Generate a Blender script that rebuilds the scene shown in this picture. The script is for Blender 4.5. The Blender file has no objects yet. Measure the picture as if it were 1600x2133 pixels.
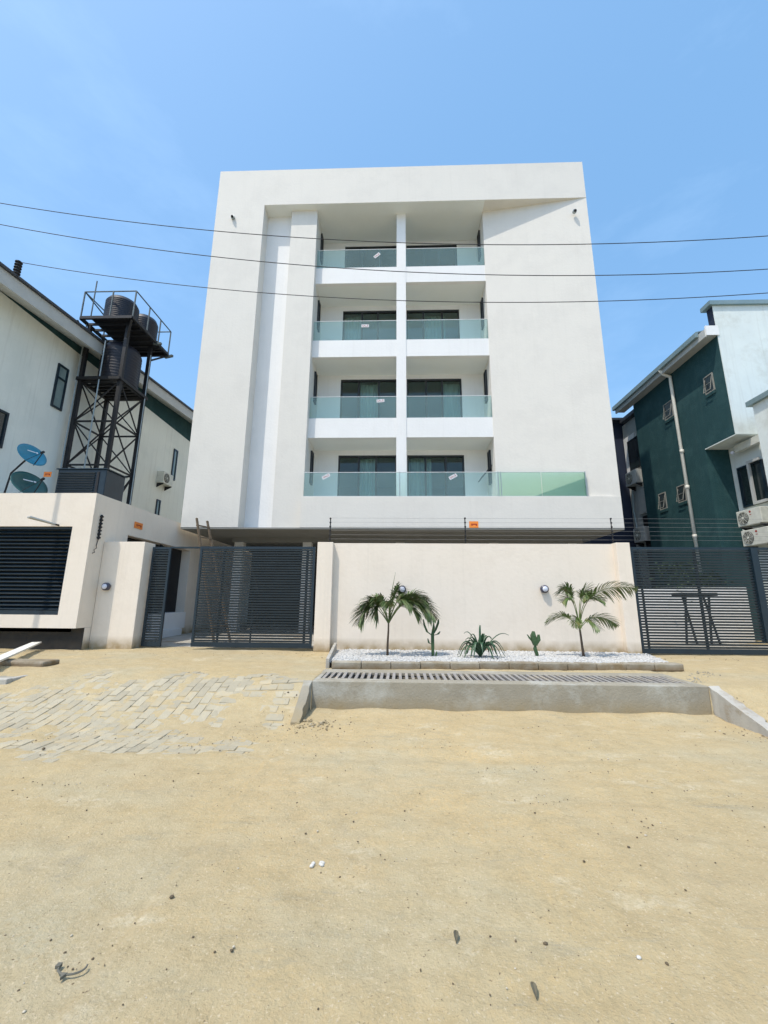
import bpy, bmesh, math, random
import numpy as np
from mathutils import Vector, Matrix, noise
random.seed(7); rng = np.random.default_rng(7)
R = math.radians
# ------------------------------------------------------------------ camera, sky, sun, exposure
S = bpy.context.scene
C = S.collection
cam_d = bpy.data.cameras.new('camera'); cam = bpy.data.objects.new('camera', cam_d); C.objects.link(cam)
S.camera = cam
pit, yaw, rol = R(12.1407), R(1.9459), R(0.455)
fw = Vector((-math.sin(yaw)*math.cos(pit), math.cos(yaw)*math.cos(pit), math.sin(pit)))
ri = Vector((math.cos(yaw), math.sin(yaw), 0)); up = ri.cross(fw)
r2 = ri*math.cos(rol)+up*math.sin(rol); u2 = -ri*math.sin(rol)+up*math.cos(rol)
cam.matrix_world = Matrix(((r2.x,u2.x,-fw.x,0),(r2.y,u2.y,-fw.y,0),(r2.z,u2.z,-fw.z,0),(0,0,0,1)))
cam_d.sensor_fit = 'HORIZONTAL'; cam_d.sensor_width = 36; cam_d.lens = 862.92/1600*36
cam_d.clip_start = .05; cam_d.clip_end = 2000
EL, AZ = R(62.5), R(42)       # sun behind the camera, to the left (AZ measured from straight behind)
sd = Vector((-math.sin(AZ)*math.cos(EL), -math.cos(AZ)*math.cos(EL), math.sin(EL)))
W = bpy.data.worlds.new('World'); S.world = W; W.use_nodes = True
nt = W.node_tree; nt.nodes.clear()
sky = nt.nodes.new('ShaderNodeTexSky'); sky.sky_type = 'NISHITA'; sky.sun_disc = False
sky.sun_elevation = EL; sky.sun_rotation = math.atan2(sd.x, sd.y)
sky.air_density = 1.0; sky.dust_density = 2.2; sky.ozone_density = 1.4; sky.altitude = 10
bg = nt.nodes.new('ShaderNodeBackground'); bg.inputs['Strength'].default_value = 0.15
wo = nt.nodes.new('ShaderNodeOutputWorld')
# thin drifting cloud wisps mixed over the sky
tc = nt.nodes.new('ShaderNodeTexCoord'); mp = nt.nodes.new('ShaderNodeMapping'); mp.inputs['Scale'].default_value = (1.2, 1.2, 3.2)
nz = nt.nodes.new('ShaderNodeTexNoise'); nz.inputs['Scale'].default_value = 2.3; nz.inputs['Detail'].default_value = 6; nz.inputs['Roughness'].default_value = .62
cr = nt.nodes.new('ShaderNodeValToRGB'); cr.color_ramp.elements[0].position = .5; cr.color_ramp.elements[1].position = .95
cr.color_ramp.elements[1].color = (.27, .27, .27, 1)
mx = nt.nodes.new('ShaderNodeMix'); mx.data_type = 'RGBA'; mx.inputs[7].default_value = (4.6, 5.6, 7.0, 1)
nt.links.new(tc.outputs['Generated'], mp.inputs[0]); nt.links.new(mp.outputs[0], nz.inputs[0]); nt.links.new(nz.outputs[0], cr.inputs[0])
nt.links.new(cr.outputs[0], mx.inputs[0]); nt.links.new(sky.outputs[0], mx.inputs[6])
veil = nt.nodes.new('ShaderNodeMix'); veil.data_type = 'RGBA'; veil.inputs[0].default_value = .36; veil.inputs[7].default_value = (1.2, 3.3, 5.9, 1)   # thin even haze of a humid sky
nt.links.new(mx.outputs[2], veil.inputs[6]); nt.links.new(veil.outputs[2], bg.inputs[0]); nt.links.new(bg.outputs[0], wo.inputs[0])
sl = bpy.data.lights.new('sun', 'SUN'); sl.energy = 2.25; sl.angle = R(.53); sl.color = (1, .925, .81)
so = bpy.data.objects.new('sun', sl); C.objects.link(so); so.location = (-20, -20, 40)
so.rotation_euler = sd.to_track_quat('Z', 'Y').to_euler()
S.view_settings.view_transform = 'Standard'; S.view_settings.look = 'None'; S.view_settings.gamma = 1
S.view_settings.exposure = 0.63
S.view_settings.use_curve_mapping = False
S.render.engine = 'CYCLES'

# ------------------------------------------------------------------ materials
def mat(name, col, col2=None, rough=.8, scale=3, bump=0, bscale=60, metal=0, spec=.5, detail=5, stretch=None, col3=None, s3=.6, stain=None, drip=0):
    m = bpy.data.materials.new(name); m.use_nodes = True
    n = m.node_tree.nodes; l = m.node_tree.links; p = n['Principled BSDF']
    p.inputs['Roughness'].default_value = rough; p.inputs['Metallic'].default_value = metal
    p.inputs['Specular IOR Level'].default_value = spec
    g = n.new('ShaderNodeNewGeometry'); src = g.outputs['Position']
    if stretch:
        mpp = n.new('ShaderNodeMapping'); mpp.inputs['Scale'].default_value = stretch; l.new(src, mpp.inputs[0]); src = mpp.outputs[0]
    if col2 is None: col2 = tuple(c*.86 for c in col)
    t = n.new('ShaderNodeTexNoise'); t.inputs['Scale'].default_value = scale; t.inputs['Detail'].default_value = detail; t.inputs['Roughness'].default_value = .65
    l.new(src, t.inputs[0])
    r = n.new('ShaderNodeValToRGB'); r.color_ramp.elements[0].position = .33; r.color_ramp.elements[1].position = .68
    r.color_ramp.elements[0].color = (*col, 1); r.color_ramp.elements[1].color = (*col2, 1); l.new(t.outputs[0], r.inputs[0])
    out = r.outputs[0]
    if col3:
        t3 = n.new('ShaderNodeTexNoise'); t3.inputs['Scale'].default_value = s3; t3.inputs['Detail'].default_value = 7; t3.inputs['Roughness'].default_value = .7
        l.new(g.outputs['Position'], t3.inputs[0])
        r3 = n.new('ShaderNodeValToRGB'); r3.color_ramp.elements[0].position = .5; r3.color_ramp.elements[1].position = .66; l.new(t3.outputs[0], r3.inputs[0])
        m3 = n.new('ShaderNodeMix'); m3.data_type = 'RGBA'; m3.inputs[7].default_value = (*col3, 1)
        l.new(r3.outputs[0], m3.inputs[0]); l.new(out, m3.inputs[6]); out = m3.outputs[2]
    if stain:   # dirt rising from a base height: (z0, z1, colour, strength)
        z0, z1, cs, st = stain
        sx = n.new('ShaderNodeSeparateXYZ'); l.new(g.outputs['Position'], sx.inputs[0])
        mr = n.new('ShaderNodeMapRange'); mr.inputs[1].default_value = z0; mr.inputs[2].default_value = z1; mr.inputs[3].default_value = st; mr.inputs[4].default_value = 0
        l.new(sx.outputs[2], mr.inputs[0])
        ts = n.new('ShaderNodeTexNoise'); ts.inputs['Scale'].default_value = 5; ts.inputs['Detail'].default_value = 6; l.new(g.outputs['Position'], ts.inputs[0])
        mm = n.new('ShaderNodeMath'); mm.operation = 'MULTIPLY'; l.new(mr.outputs[0], mm.inputs[0]); l.new(ts.outputs[0], mm.inputs[1])
        ms = n.new('ShaderNodeMix'); ms.data_type = 'RGBA'; ms.inputs[7].default_value = (*cs, 1)
        l.new(mm.outputs[0], ms.inputs[0]); l.new(out, ms.inputs[6]); out = ms.outputs[2]
    if drip:    # faint rain streaks running down the render
        dm = n.new('ShaderNodeMapping'); dm.inputs['Scale'].default_value = (3.2, 3.2, .12); l.new(g.outputs['Position'], dm.inputs[0])
        dn = n.new('ShaderNodeTexNoise'); dn.inputs['Scale'].default_value = 2.5; dn.inputs['Detail'].default_value = 8; dn.inputs['Roughness'].default_value = .7; l.new(dm.outputs[0], dn.inputs[0])
        dr_ = n.new('ShaderNodeMapRange'); dr_.inputs[1].default_value = .52; dr_.inputs[2].default_value = .72; dr_.inputs[3].default_value = 0; dr_.inputs[4].default_value = drip; l.new(dn.outputs[0], dr_.inputs[0])
        dx = n.new('ShaderNodeMix'); dx.data_type = 'RGBA'; dx.inputs[7].default_value = (.30,.28,.23,1); l.new(dr_.outputs[0], dx.inputs[0]); l.new(out, dx.inputs[6]); out = dx.outputs[2]
    l.new(out, p.inputs['Base Color'])
    if bump:
        tb = n.new('ShaderNodeTexNoise'); tb.inputs['Scale'].default_value = bscale; tb.inputs['Detail'].default_value = 6
        l.new(g.outputs['Position'], tb.inputs[0])
        b = n.new('ShaderNodeBump'); b.inputs['Strength'].default_value = bump; b.inputs['Distance'].default_value = .02
        l.new(tb.outputs[0], b.inputs['Height']); l.new(b.outputs[0], p.inputs['Normal'])
    return m
def objvar(m, amt=.25):
    """per-object brightness variation for alike pieces"""
    n = m.node_tree.nodes; l = m.node_tree.links; p = n['Principled BSDF']
    src = p.inputs['Base Color'].links[0].from_socket
    oi = n.new('ShaderNodeObjectInfo'); mr = n.new('ShaderNodeMapRange'); mr.inputs[3].default_value = 1-amt; mr.inputs[4].default_value = 1+amt*.6
    l.new(oi.outputs['Random'], mr.inputs[0])
    hs = n.new('ShaderNodeHueSaturation'); l.new(src, hs.inputs['Color']); l.new(mr.outputs[0], hs.inputs['Value']); l.new(hs.outputs[0], p.inputs['Base Color'])
    return m
def glass(name, tint, body=None, bodyfac=0, ior=1.22, rough=.01):
    m = bpy.data.materials.new(name); m.use_nodes = True
    n = m.node_tree.nodes; l = m.node_tree.links; n.clear()
    o = n.new('ShaderNodeOutputMaterial'); tr = n.new('ShaderNodeBsdfTransparent'); tr.inputs[0].default_value = (*tint, 1)
    gl = n.new('ShaderNodeBsdfGlossy'); gl.inputs['Roughness'].default_value = rough
    fr = n.new('ShaderNodeFresnel'); fr.inputs[0].default_value = ior
    ms = n.new('ShaderNodeMixShader'); l.new(fr.outputs[0], ms.inputs[0]); l.new(gl.outputs[0], ms.inputs[2])
    if body:
        df = n.new('ShaderNodeBsdfDiffuse'); df.inputs[0].default_value = (*body, 1)
        m2 = n.new('ShaderNodeMixShader')
        g = n.new('ShaderNodeNewGeometry'); t = n.new('ShaderNodeTexNoise'); t.inputs['Scale'].default_value = 1.3
        mr = n.new('ShaderNodeMapRange'); mr.inputs[3].default_value = bodyfac*.7; mr.inputs[4].default_value = bodyfac*1.3
        l.new(g.outputs['Position'], t.inputs[0]); l.new(t.outputs[0], mr.inputs[0]); l.new(mr.outputs[0], m2.inputs[0])
        l.new(tr.outputs[0], m2.inputs[1]); l.new(df.outputs[0], m2.inputs[2]); l.new(m2.outputs[0], ms.inputs[1])
    else: l.new(tr.outputs[0], ms.inputs[1])
    l.new(ms.outputs[0], o.inputs[0]); return m
M = {}
M['white'] = mat('white_paint', (.705,.675,.615), (.68,.652,.597), .75, 1.6, .2, 14, detail=9, col3=(.66,.632,.578), s3=.8, drip=.06)
M['purewhite'] = mat('bright_white_paint', (.80,.795,.78), (.765,.76,.745), .7, 1.4, .25, 14, drip=.07)
M['cream'] = mat('cream_paint', (.80,.71,.60), (.775,.685,.57), .8, 1.1, .2, 12, detail=8, col3=(.75,.66,.55), s3=1.3, stain=(-1.08,-.78,(.34,.25,.13),2.2), drip=.10)
M['ceiling'] = mat('ceiling_paint', (.80,.825,.80), (.76,.785,.76), .8, .9, .06, 80)
M['neigh'] = mat('neighbour_render', (.78,.80,.73), (.72,.74,.68), .8, .5, .12, 60, col3=(.68,.71,.65), s3=.35, drip=.22)
M['neighr'] = mat('neighbour_white_render', (.72,.77,.74), (.66,.71,.69), .8, 1.3, .15, 60, col3=(.60,.63,.59), s3=1.1, drip=.2)
M['teal'] = mat('dark_teal_render', (.005,.044,.050), (.011,.058,.062), .85, 2.2, .5, 30, detail=9, col3=(.020,.070,.074), s3=1.1, drip=.04)
M['navywall'] = mat('dark_navy_paint', (.01,.018,.045), (.014,.024,.05), .7, 3)
M['fascia'] = mat('grey_fascia', (.48,.49,.47), (.42,.43,.41), .6, 2)
M['roofedge'] = mat('dark_roof_edge', (.04,.045,.055), None, .5, 3)
M['roofmetal'] = mat('grey_green_gutter_metal', (.20,.28,.29), (.25,.33,.34), .45, 2, metal=.3)
M['frame'] = mat('black_aluminium', (.012,.016,.02), (.02,.024,.028), .4, 6, spec=.5)
M['navy'] = mat('navy_painted_steel', (.007,.018,.028), (.010,.024,.036), .38, 4, .1, 50, spec=.5)
M['navylight'] = mat('navy_painted_slat', (.010,.022,.033), (.014,.029,.042), .33, 4, .1, 50)
M['black'] = mat('black_plinth', (.022,.022,.022), (.04,.036,.03), .9, 3, .3, 30, stain=(-1.08,-.85,(.2,.15,.1),.8))
M['blacksteel'] = mat('black_steel', (.006,.006,.008), (.012,.012,.014), .6, 5, .1, 40)
M['tank'] = mat('black_tank_plastic', (.004,.005,.012), (.007,.008,.016), .5, 5, .05, 30)
M['galv'] = mat('galvanised_steel', (.36,.40,.40), (.28,.32,.33), .45, 8, metal=.5)
M['railsteel'] = mat('weathered_rail_steel', (.12,.15,.155), (.06,.075,.08), .5, 8, metal=.3)
M['pipe'] = mat('pale_plastic_pipe', (.72,.70,.62), (.62,.60,.53), .5, 3)
M['conc'] = mat('grey_concrete', (.33,.30,.235), (.265,.24,.185), .9, 2.2, .35, 45, detail=9, col3=(.42,.41,.36), s3=1.5, stain=(-1.42,-1.22,(.30,.235,.13),1.7), drip=.3)
M['concl'] = mat('pale_concrete', (.46,.44,.39), (.38,.36,.32), .9, 3.5, .4, 50, col3=(.28,.22,.14), s3=2.5)
M['kerb'] = objvar(mat('kerb_stone', (.36,.33,.27), (.24,.20,.13), .9, 4, .45, 45, col3=(.20,.14,.07), s3=2.2, stain=(-1.06,-.965,(.17,.11,.05),1.6)), .14)
M['paver'] = objvar(mat('paving_stone', (.44,.39,.28), (.385,.345,.255), .9, 12, .5, 80, col3=(.47,.385,.24), s3=5), .13)
M['grate'] = objvar(mat('grate_bar', (.33,.31,.29), (.25,.235,.22), .7, 10, .3, 60, col3=(.42,.36,.27), s3=4), .15)
M['darkhole'] = mat('dark_channel', (.03,.027,.022), (.05,.045,.035), .8, 6)  # dark tone of the channel bed below the grating
M['pebble'] = mat('white_pebble', (.60,.59,.56), (.36,.35,.33), .7, 22, .1, 80)
M['paleg'] = mat('pale_mortar_crumbs', (.58,.53,.43), (.42,.37,.28), .95, 30)
M['gravel'] = mat('brown_grit', (.16,.12,.07), (.09,.07,.045), .9, 30)
M['bedbase'] = mat('pale_bed_base', (.52,.50,.47), (.34,.32,.30), .9, 14, .4, 60)
M['leaf'] = mat('palm_leaf_green', (.055,.11,.025), (.11,.155,.045), .45, 7, spec=.5, col3=(.15,.13,.05), s3=9)
M['leaf2'] = mat('young_palm_green', (.065,.125,.025), (.13,.18,.05), .45, 7, spec=.5, col3=(.20,.19,.06), s3=8)
M['agave'] = mat('agave_green', (.025,.075,.03), (.05,.10,.05), .4, 7)
M['cactus'] = mat('cactus_green', (.03,.075,.022), (.05,.10,.035), .6, 14, .3, 60)
M['trunk'] = mat('palm_trunk', (.16,.11,.07), (.09,.06,.04), .85, 20, .4, 60)
M['stalk'] = mat('pale_green_stalk', (.16,.2,.09), (.1,.13,.06), .6, 12)
M['shrub'] = mat('dark_shrub_green', (.02,.045,.015), (.04,.07,.025), .6, 6)
M['wood'] = mat('weathered_wood', (.17,.12,.075), (.11,.08,.05), .85, 10, .3, 60)
M['whiteboard'] = mat('white_plank', (.78,.76,.70), (.68,.66,.6), .6, 6)
M['acbody'] = mat('air_conditioner_casing', (.68,.68,.60), (.55,.55,.48), .5, 5)
M['acdark'] = mat('fan_grille', (.06,.065,.06), (.1,.1,.09), .6, 12)
M['blue'] = mat('teal_blue_dish', (.015,.20,.31), (.025,.24,.36), .35, 3)
M['dgreen'] = mat('dark_green_dish', (.015,.085,.085), (.03,.12,.11), .45, 4)
M['orange'] = mat('orange_sign', (.82,.25,.03), (.75,.21,.03), .5, 8)
M['redink'] = mat('dark_red_ink', (.35,.02,.01), None, .6, 8)
M['whiteink'] = mat('white_ink', (.75,.78,.8), None, .5, 8)
M['lampring'] = mat('lamp_ring_grey', (.06,.06,.09), None, .4, 8)
M['lens'] = mat('lamp_lens_white', (.68,.70,.78), (.6,.62,.7), .25, 12)
M['wire'] = mat('cable_black', (.02,.02,.025), None, .6, 8)
M['fwire'] = mat('fence_wire', (.30,.30,.30), None, .4, 8, metal=.5)
M['ring'] = mat('grey_rubber', (.10,.10,.08), (.16,.15,.12), .7, 20)
M['dryleaf'] = mat('dry_leaf', (.10,.09,.06), (.16,.14,.09), .8, 30)
M['plaster'] = mat('white_plaster_lump', (.72,.7,.66), (.5,.48,.42), .9, 30, .4, 60)
M['curtain'] = mat('pale_curtain', (.74,.80,.78), (.60,.66,.64), .85, 3, stretch=(9,9,.3))
M['soffit'] = mat('grey_soffit', (.27,.265,.24), (.23,.225,.2), .9, 1.5, .1, 30)  # darker grey for the ground floor underside and beam
M['garage'] = mat('garage_wall_shade', (.06,.06,.055), (.04,.04,.04), .9, 1.5)  # near-black colour puts the shade under the building into the wall
M['interior'] = mat('room_interior', (.62,.62,.57), None, .9, 1)
M['ventframe'] = mat('dull_vent_frame', (.30,.29,.25), (.2,.2,.18), .7, 6)
M['bottle'] = mat('blue_bottle_plastic', (.08,.25,.42), None, .3, 5)
M['glass'] = glass('balcony_glass', (.86,.955,.95), (.58,.80,.77), .13)
M['glassg'] = glass('green_edge_glass', (.82,.95,.88), (.42,.68,.56), .13)
M['pane'] = glass('door_glass', (.74,.84,.82), None, 0, 1.5)
M['alu'] = mat('pale_aluminium_rail', (.66,.68,.68), None, .4, 6)
M['panedark'] = mat('dark_window_glass', (.012,.02,.022), (.02,.03,.03), .06, 2, spec=.9)
M['panegrey'] = mat('pale_window_glass', (.25,.32,.30), (.18,.24,.24), .12, 2, spec=.8)

# sandy ground
def sand_mat():
    m = bpy.data.materials.new('sandy_road'); m.use_nodes = True
    n = m.node_tree.nodes; l = m.node_tree.links; p = n['Principled BSDF']; p.inputs['Roughness'].default_value = .95
    p.inputs['Specular IOR Level'].default_value = .15
    g = n.new('ShaderNodeNewGeometry')
    def ns(sc, det=6, ro=.6, stretch=None):
        src = g.outputs['Position']
        if stretch:
            q = n.new('ShaderNodeMapping'); q.inputs['Scale'].default_value = stretch; q.inputs['Rotation'].default_value = (0,0,.15); l.new(src, q.inputs[0]); src = q.outputs[0]
        t = n.new('ShaderNodeTexNoise'); t.inputs['Scale'].default_value = sc; t.inputs['Detail'].default_value = det; t.inputs['Roughness'].default_value = ro
        l.new(src, t.inputs[0]); return t.outputs[0]
    def ramp(v, a, b):
        r = n.new('ShaderNodeMapRange'); r.inputs[1].default_value = a; r.inputs[2].default_value = b; l.new(v, r.inputs[0]); return r.outputs[0]
    def mix(f, a, b):
        x = n.new('ShaderNodeMix'); x.data_type = 'RGBA'
        l.new(f, x.inputs[0])
        if isinstance(a, tuple): x.inputs[6].default_value = (*a, 1)
        else: l.new(a, x.inputs[6])
        if isinstance(b, tuple): x.inputs[7].default_value = (*b, 1)
        else: l.new(b, x.inputs[7])
        return x.outputs[2]
    c = mix(ramp(ns(.9, 8), .35, .65), (.495,.382,.208), (.45,.355,.21))
    c = mix(ramp(ns(.45, 5), .54, .7), c, (.53,.395,.20))               # warm orange patches
    vd = n.new('ShaderNodeVectorMath'); vd.operation = 'DISTANCE'; vd.inputs[1].default_value = (.1, 4.3, -1.43); l.new(g.outputs['Position'], vd.inputs[0])
    va = n.new('ShaderNodeMath'); va.operation = 'ADD'; l.new(vd.outputs['Value'], va.inputs[0]); l.new(ns(1.3, 6), va.inputs[1])
    vr = n.new('ShaderNodeMapRange'); vr.inputs[1].default_value = 2.6; vr.inputs[2].default_value = .9; vr.inputs[4].default_value = .6; l.new(va.outputs[0], vr.inputs[0])
    c = mix(vr.outputs[0], c, (.58,.42,.21))     # spread of fresh orange sand before the drain
    c = mix(ramp(ns(.55, 8, .7, (1,1.6,1)), .47, .66), c, (.44,.395,.275))   # greyish dusty patches
    c = mix(ramp(ns(1.7, 9, .75, (.8,1.3,1)), .56, .68), c, (.61,.54,.39))
    c = mix(ramp(ns(1.25, 7, .7), .60, .72), c, (.35,.305,.215))   # damp grey patches    # pale scuffs
    c = mix(ramp(ns(3.2, 9, .8, (.35,1.8,1)), .57, .66), c, (.36,.315,.215))   # darker tyre and foot scuffs
    c = mix(ramp(ns(28, 6, .7), .35, .7), c, mix(ramp(ns(6), .3, .7), (.36,.29,.165), (.49,.41,.255)))
    c = mix(ramp(ns(70, 3, .6), .58, .70), c, (.55,.46,.31))     # pale grains
    c = mix(ramp(ns(52, 4, .6, (1,1.4,1)), .61, .72), c, (.36,.285,.17))  # dark grains
    l2 = n.new('ShaderNodeMix'); l2.data_type = 'RGBA'; l2.inputs[7].default_value = (.17,.13,.08,1)
    l.new(ramp(ns(45, 3, .5), .69, .76), l2.inputs[0]); l.new(c, l2.inputs[6]); c = l2.outputs[2]
    l.new(c, p.inputs['Base Color'])
    b1 = n.new('ShaderNodeBump'); b1.inputs['Strength'].default_value = .6; b1.inputs['Distance'].default_value = .035; l.new(ns(5.5, 9, .72, (1,1.2,1)), b1.inputs['Height'])
    b3 = n.new('ShaderNodeBump'); b3.inputs['Strength'].default_value = .55; b3.inputs['Distance'].default_value = .02; l.new(ns(22, 6, .75), b3.inputs['Height']); l.new(b1.outputs[0], b3.inputs['Normal']); b1 = b3
    b2 = n.new('ShaderNodeBump'); b2.inputs['Strength'].default_value = .6; b2.inputs['Distance'].default_value = .008; l.new(ns(85, 4), b2.inputs['Height'])
    l.new(b1.outputs[0], b2.inputs['Normal']); l.new(b2.outputs[0], p.inputs['Normal'])
    return m
M['sand'] = sand_mat()

# ------------------------------------------------------------------ builders
def tag(o, label=None, cat=None, group=None, kind=None):
    if label: o['label'] = label
    if cat: o['category'] = cat
    if group: o['group'] = group
    if kind: o['kind'] = kind
    return o
def wloc(o):
    v = Vector((0,0,0))
    while o is not None: v = v + o.location; o = o.parent
    return v
def empty(name, loc, label, cat, group=None):
    o = bpy.data.objects.new(name, None); o.empty_display_size = .2; C.objects.link(o); o.location = loc
    return tag(o, label, cat, group)
class MB:
    def __init__(s): s.v = []; s.f = []
    def add(s, vs, fs):
        b = len(s.v); s.v += [tuple(v) for v in vs]; s.f += [tuple(b+i for i in f) for f in fs]; return s
    def box(s, x0, x1, y0, y1, z0, z1):
        return s.add([(x0,y0,z0),(x1,y0,z0),(x1,y1,z0),(x0,y1,z0),(x0,y0,z1),(x1,y0,z1),(x1,y1,z1),(x0,y1,z1)],
                     [(0,3,2,1),(4,5,6,7),(0,1,5,4),(1,2,6,5),(2,3,7,6),(3,0,4,7)])
    def prism(s, poly, z0, z1):     # poly ccw in xy
        n = len(poly)
        return s.add([(x,y,z0) for x,y in poly]+[(x,y,z1) for x,y in poly],
                     [tuple(range(n-1,-1,-1)), tuple(range(n,2*n))]+[(i,(i+1)%n,n+(i+1)%n,n+i) for i in range(n)])
    def prismx(s, poly, x0, x1):    # poly in yz
        n = len(poly)
        return s.add([(x0,y,z) for y,z in poly]+[(x1,y,z) for y,z in poly],
                     [tuple(range(n-1,-1,-1)), tuple(range(n,2*n))]+[(i,(i+1)%n,n+(i+1)%n,n+i) for i in range(n)])
    def bar(s, a, b, w, h=None, up=(0,0,1)):
        a = Vector(a); b = Vector(b); h = h or w; d = (b-a).normalized(); u = Vector(up)
        if abs(d.dot(u)) > .98: u = Vector((0,1,0))
        x = d.cross(u).normalized()*w/2; y = x.cross(d).normalized()*h/2
        return s.add([a-x-y,a+x-y,a+x+y,a-x+y,b-x-y,b+x-y,b+x+y,b-x+y], [(0,3,2,1),(4,5,6,7),(0,1,5,4),(1,2,6,5),(2,3,7,6),(3,0,4,7)])
    def tube(s, pts, r, n=6, cap=True):
        pts = [Vector(p) for p in pts]; rs = r if isinstance(r, (list,tuple)) else [r]*len(pts)
        vs = []; fs = []; px = None
        for i, p in enumerate(pts):
            d = (pts[min(i+1,len(pts)-1)]-pts[max(i-1,0)]).normalized()
            if px is None:
                u = Vector((0,0,1)) if abs(d.z) < .9 else Vector((1,0,0)); px = d.cross(u).normalized()
            else: px = (px-d*px.dot(d)).normalized()
            py = d.cross(px)
            for k in range(n):
                a = 2*math.pi*k/n; vs.append(p+(px*math.cos(a)+py*math.sin(a))*rs[i])
        for i in range(len(pts)-1):
            for k in range(n): fs.append((i*n+k, i*n+(k+1)%n, (i+1)*n+(k+1)%n, (i+1)*n+k))
        if cap: fs += [tuple(range(n-1,-1,-1)), tuple(range((len(pts)-1)*n, len(pts)*n))]
        return s.add(vs, fs)
    def lathe(s, prof, c, n=24, ax=(0,0,1)):
        ax = Vector(ax).normalized(); u = ax.cross(Vector((0,0,1)) if abs(ax.z) < .9 else Vector((1,0,0))).normalized(); w = ax.cross(u); c = Vector(c)
        vs = []; fs = []
        for r, h in prof:
            for k in range(n):
                a = 2*math.pi*k/n; vs.append(c+ax*h+(u*math.cos(a)+w*math.sin(a))*r)
        for i in range(len(prof)-1):
            for k in range(n): fs.append((i*n+k, i*n+(k+1)%n, (i+1)*n+(k+1)%n, (i+1)*n+k))
        fs += [tuple(range(n-1,-1,-1)), tuple(range((len(prof)-1)*n, len(prof)*n))]
        return s.add(vs, fs)
    def mesh(s, name, o=(0,0,0), m=None, smooth=False):
        me = bpy.data.meshes.new(name); me.from_pydata([(v[0]-o[0],v[1]-o[1],v[2]-o[2]) for v in s.v], [], s.f)
        if m is not None: me.materials.append(m)
        if smooth: me.polygons.foreach_set('use_smooth', [True]*len(me.polygons))
        me.update(); return me
    def build(s, name, m, parent=None, base=None, smooth=False, label=None):
        """base: origin of a top-level mesh; parent: coordinates given in world space are made relative to it"""
        o0 = wloc(parent) if parent is not None else Vector(base or (0,0,0))
        o = bpy.data.objects.new(name, s.mesh(name, o0, m, smooth)); C.objects.link(o)
        if parent is not None: o.parent = parent
        else: o.location = o0
        if label: o['label'] = label
        return o
def fixn(o):
    bm = bmesh.new(); bm.from_mesh(o.data); bmesh.ops.recalc_face_normals(bm, faces=bm.faces); bm.to_mesh(o.data); bm.free(); return o
def bevel(o, w, seg=2):
    b = o.modifiers.new('edge', 'BEVEL'); b.width = w; b.segments = seg; b.limit_method = 'ANGLE'; return o
def put(me, name, parent, loc, rot=(0,0,0)):
    o = bpy.data.objects.new(name, me); C.objects.link(o); o.parent = parent; o.location = loc; o.rotation_euler = rot; return o
def textmesh(body, size, name, m, parent, loc, rot, ext=.002):
    cu = bpy.data.curves.new(name, 'FONT'); cu.body = body; cu.size = size; cu.extrude = ext; cu.align_x = 'CENTER'; cu.align_y = 'CENTER'
    t = bpy.data.objects.new(name, cu); C.objects.link(t)
    dg = bpy.context.evaluated_depsgraph_get(); dg.update(); me = bpy.data.meshes.new_from_object(t.evaluated_get(dg))
    bpy.data.objects.remove(t); me.materials.clear(); me.materials.append(m)
    o = bpy.data.objects.new(name, me); C.objects.link(o); o.parent = parent; o.location = Vector(loc)-wloc(parent); o.rotation_euler = rot
    return o
G = -1.06      # yard level, measured from the eye level (z = 0); the road lies near -1.42
DX0, DX1 = -1.15, 4.06

# ------------------------------------------------------------------ ground
def sst(a, b, x):
    t = np.clip((x-a)/(b-a), 0, 1); return t*t*(3-2*t)
def paver_mask(x, y):
    def el(cx, cy, rx, ry, a=0):
        dx = x-cx; dy = y-cy; c, s_ = math.cos(a), math.sin(a)
        return 1-np.sqrt(((dx*c+dy*s_)/rx)**2+((-dx*s_+dy*c)/ry)**2)
    m = np.maximum.reduce([el(-3.35,5.15,1.15,1.15), el(-4.35,5.3,1.0,.95), el(-2.75,5.75,.8,.7), el(-2.7,4.6,.8,.5),
                           el(-1.75,6.0,.62,.42), el(-1.45,5.55,.25,.5), el(-1.62,4.62,.42,.3)])
    w = .17*np.sin(x*5.1+1.3*np.sin(y*3.7))+.13*np.sin(y*7.3+x*2.9)+.09*np.sin(x*13+y*9)
    return m+w*.9
def height(x, y):
    x = np.asarray(x, float); y = np.asarray(y, float)
    road = -1.42-.012*(5.9-np.minimum(y, 5.9))
    t = np.clip((-1.2-x)/3.5, 0, 1)
    yl0 = 5.28-.8*t; yl1 = 6.15+.45*t
    tt = (y-yl0)/(yl1-yl0); wlin = np.clip((x+2.0)/.8, 0, 1)
    left = road+(G-road)*(sst(0, 1, tt)*(1-wlin)+wlin*np.clip((y-5.32)/.62, 0, 1))-.012*wlin
    right = road+(G-road)*np.clip((y-5.08+.12*np.clip(x-4.3,0,2))/(.85+.1*np.clip(x-4.3,0,3)), 0, 1)-.012*np.clip((5-x)/.8, 0, 1)
    e_ = np.where(y < 5.9, .06, 0)
    h = np.where(x < DX0-e_, left, np.where(x > DX1+e_, right, np.where(y < 6.88, road, G)))
    return h
def axis(segs):
    out = [segs[0][0]]
    for a, b, st in segs:
        n = max(1, int(round((b-a)/st))); out += [a+(b-a)*(i+1)/n for i in range(n)]
    return np.array(out)
xs = axis([(-150,-40,22),(-40,-12,4),(-12,-8,.4),(-8,DX0-.064,.032),(DX0-.064,DX0-.059,.005),(DX0-.059,DX0-.005,.03),(DX0-.005,DX0,.005),(DX0,DX1,.032),(DX1,DX1+.005,.005),(DX1+.005,DX1+.058,.03),(DX1+.058,DX1+.063,.005),(DX1+.063,9,.045),(9,40,4),(40,150,22)])
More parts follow.
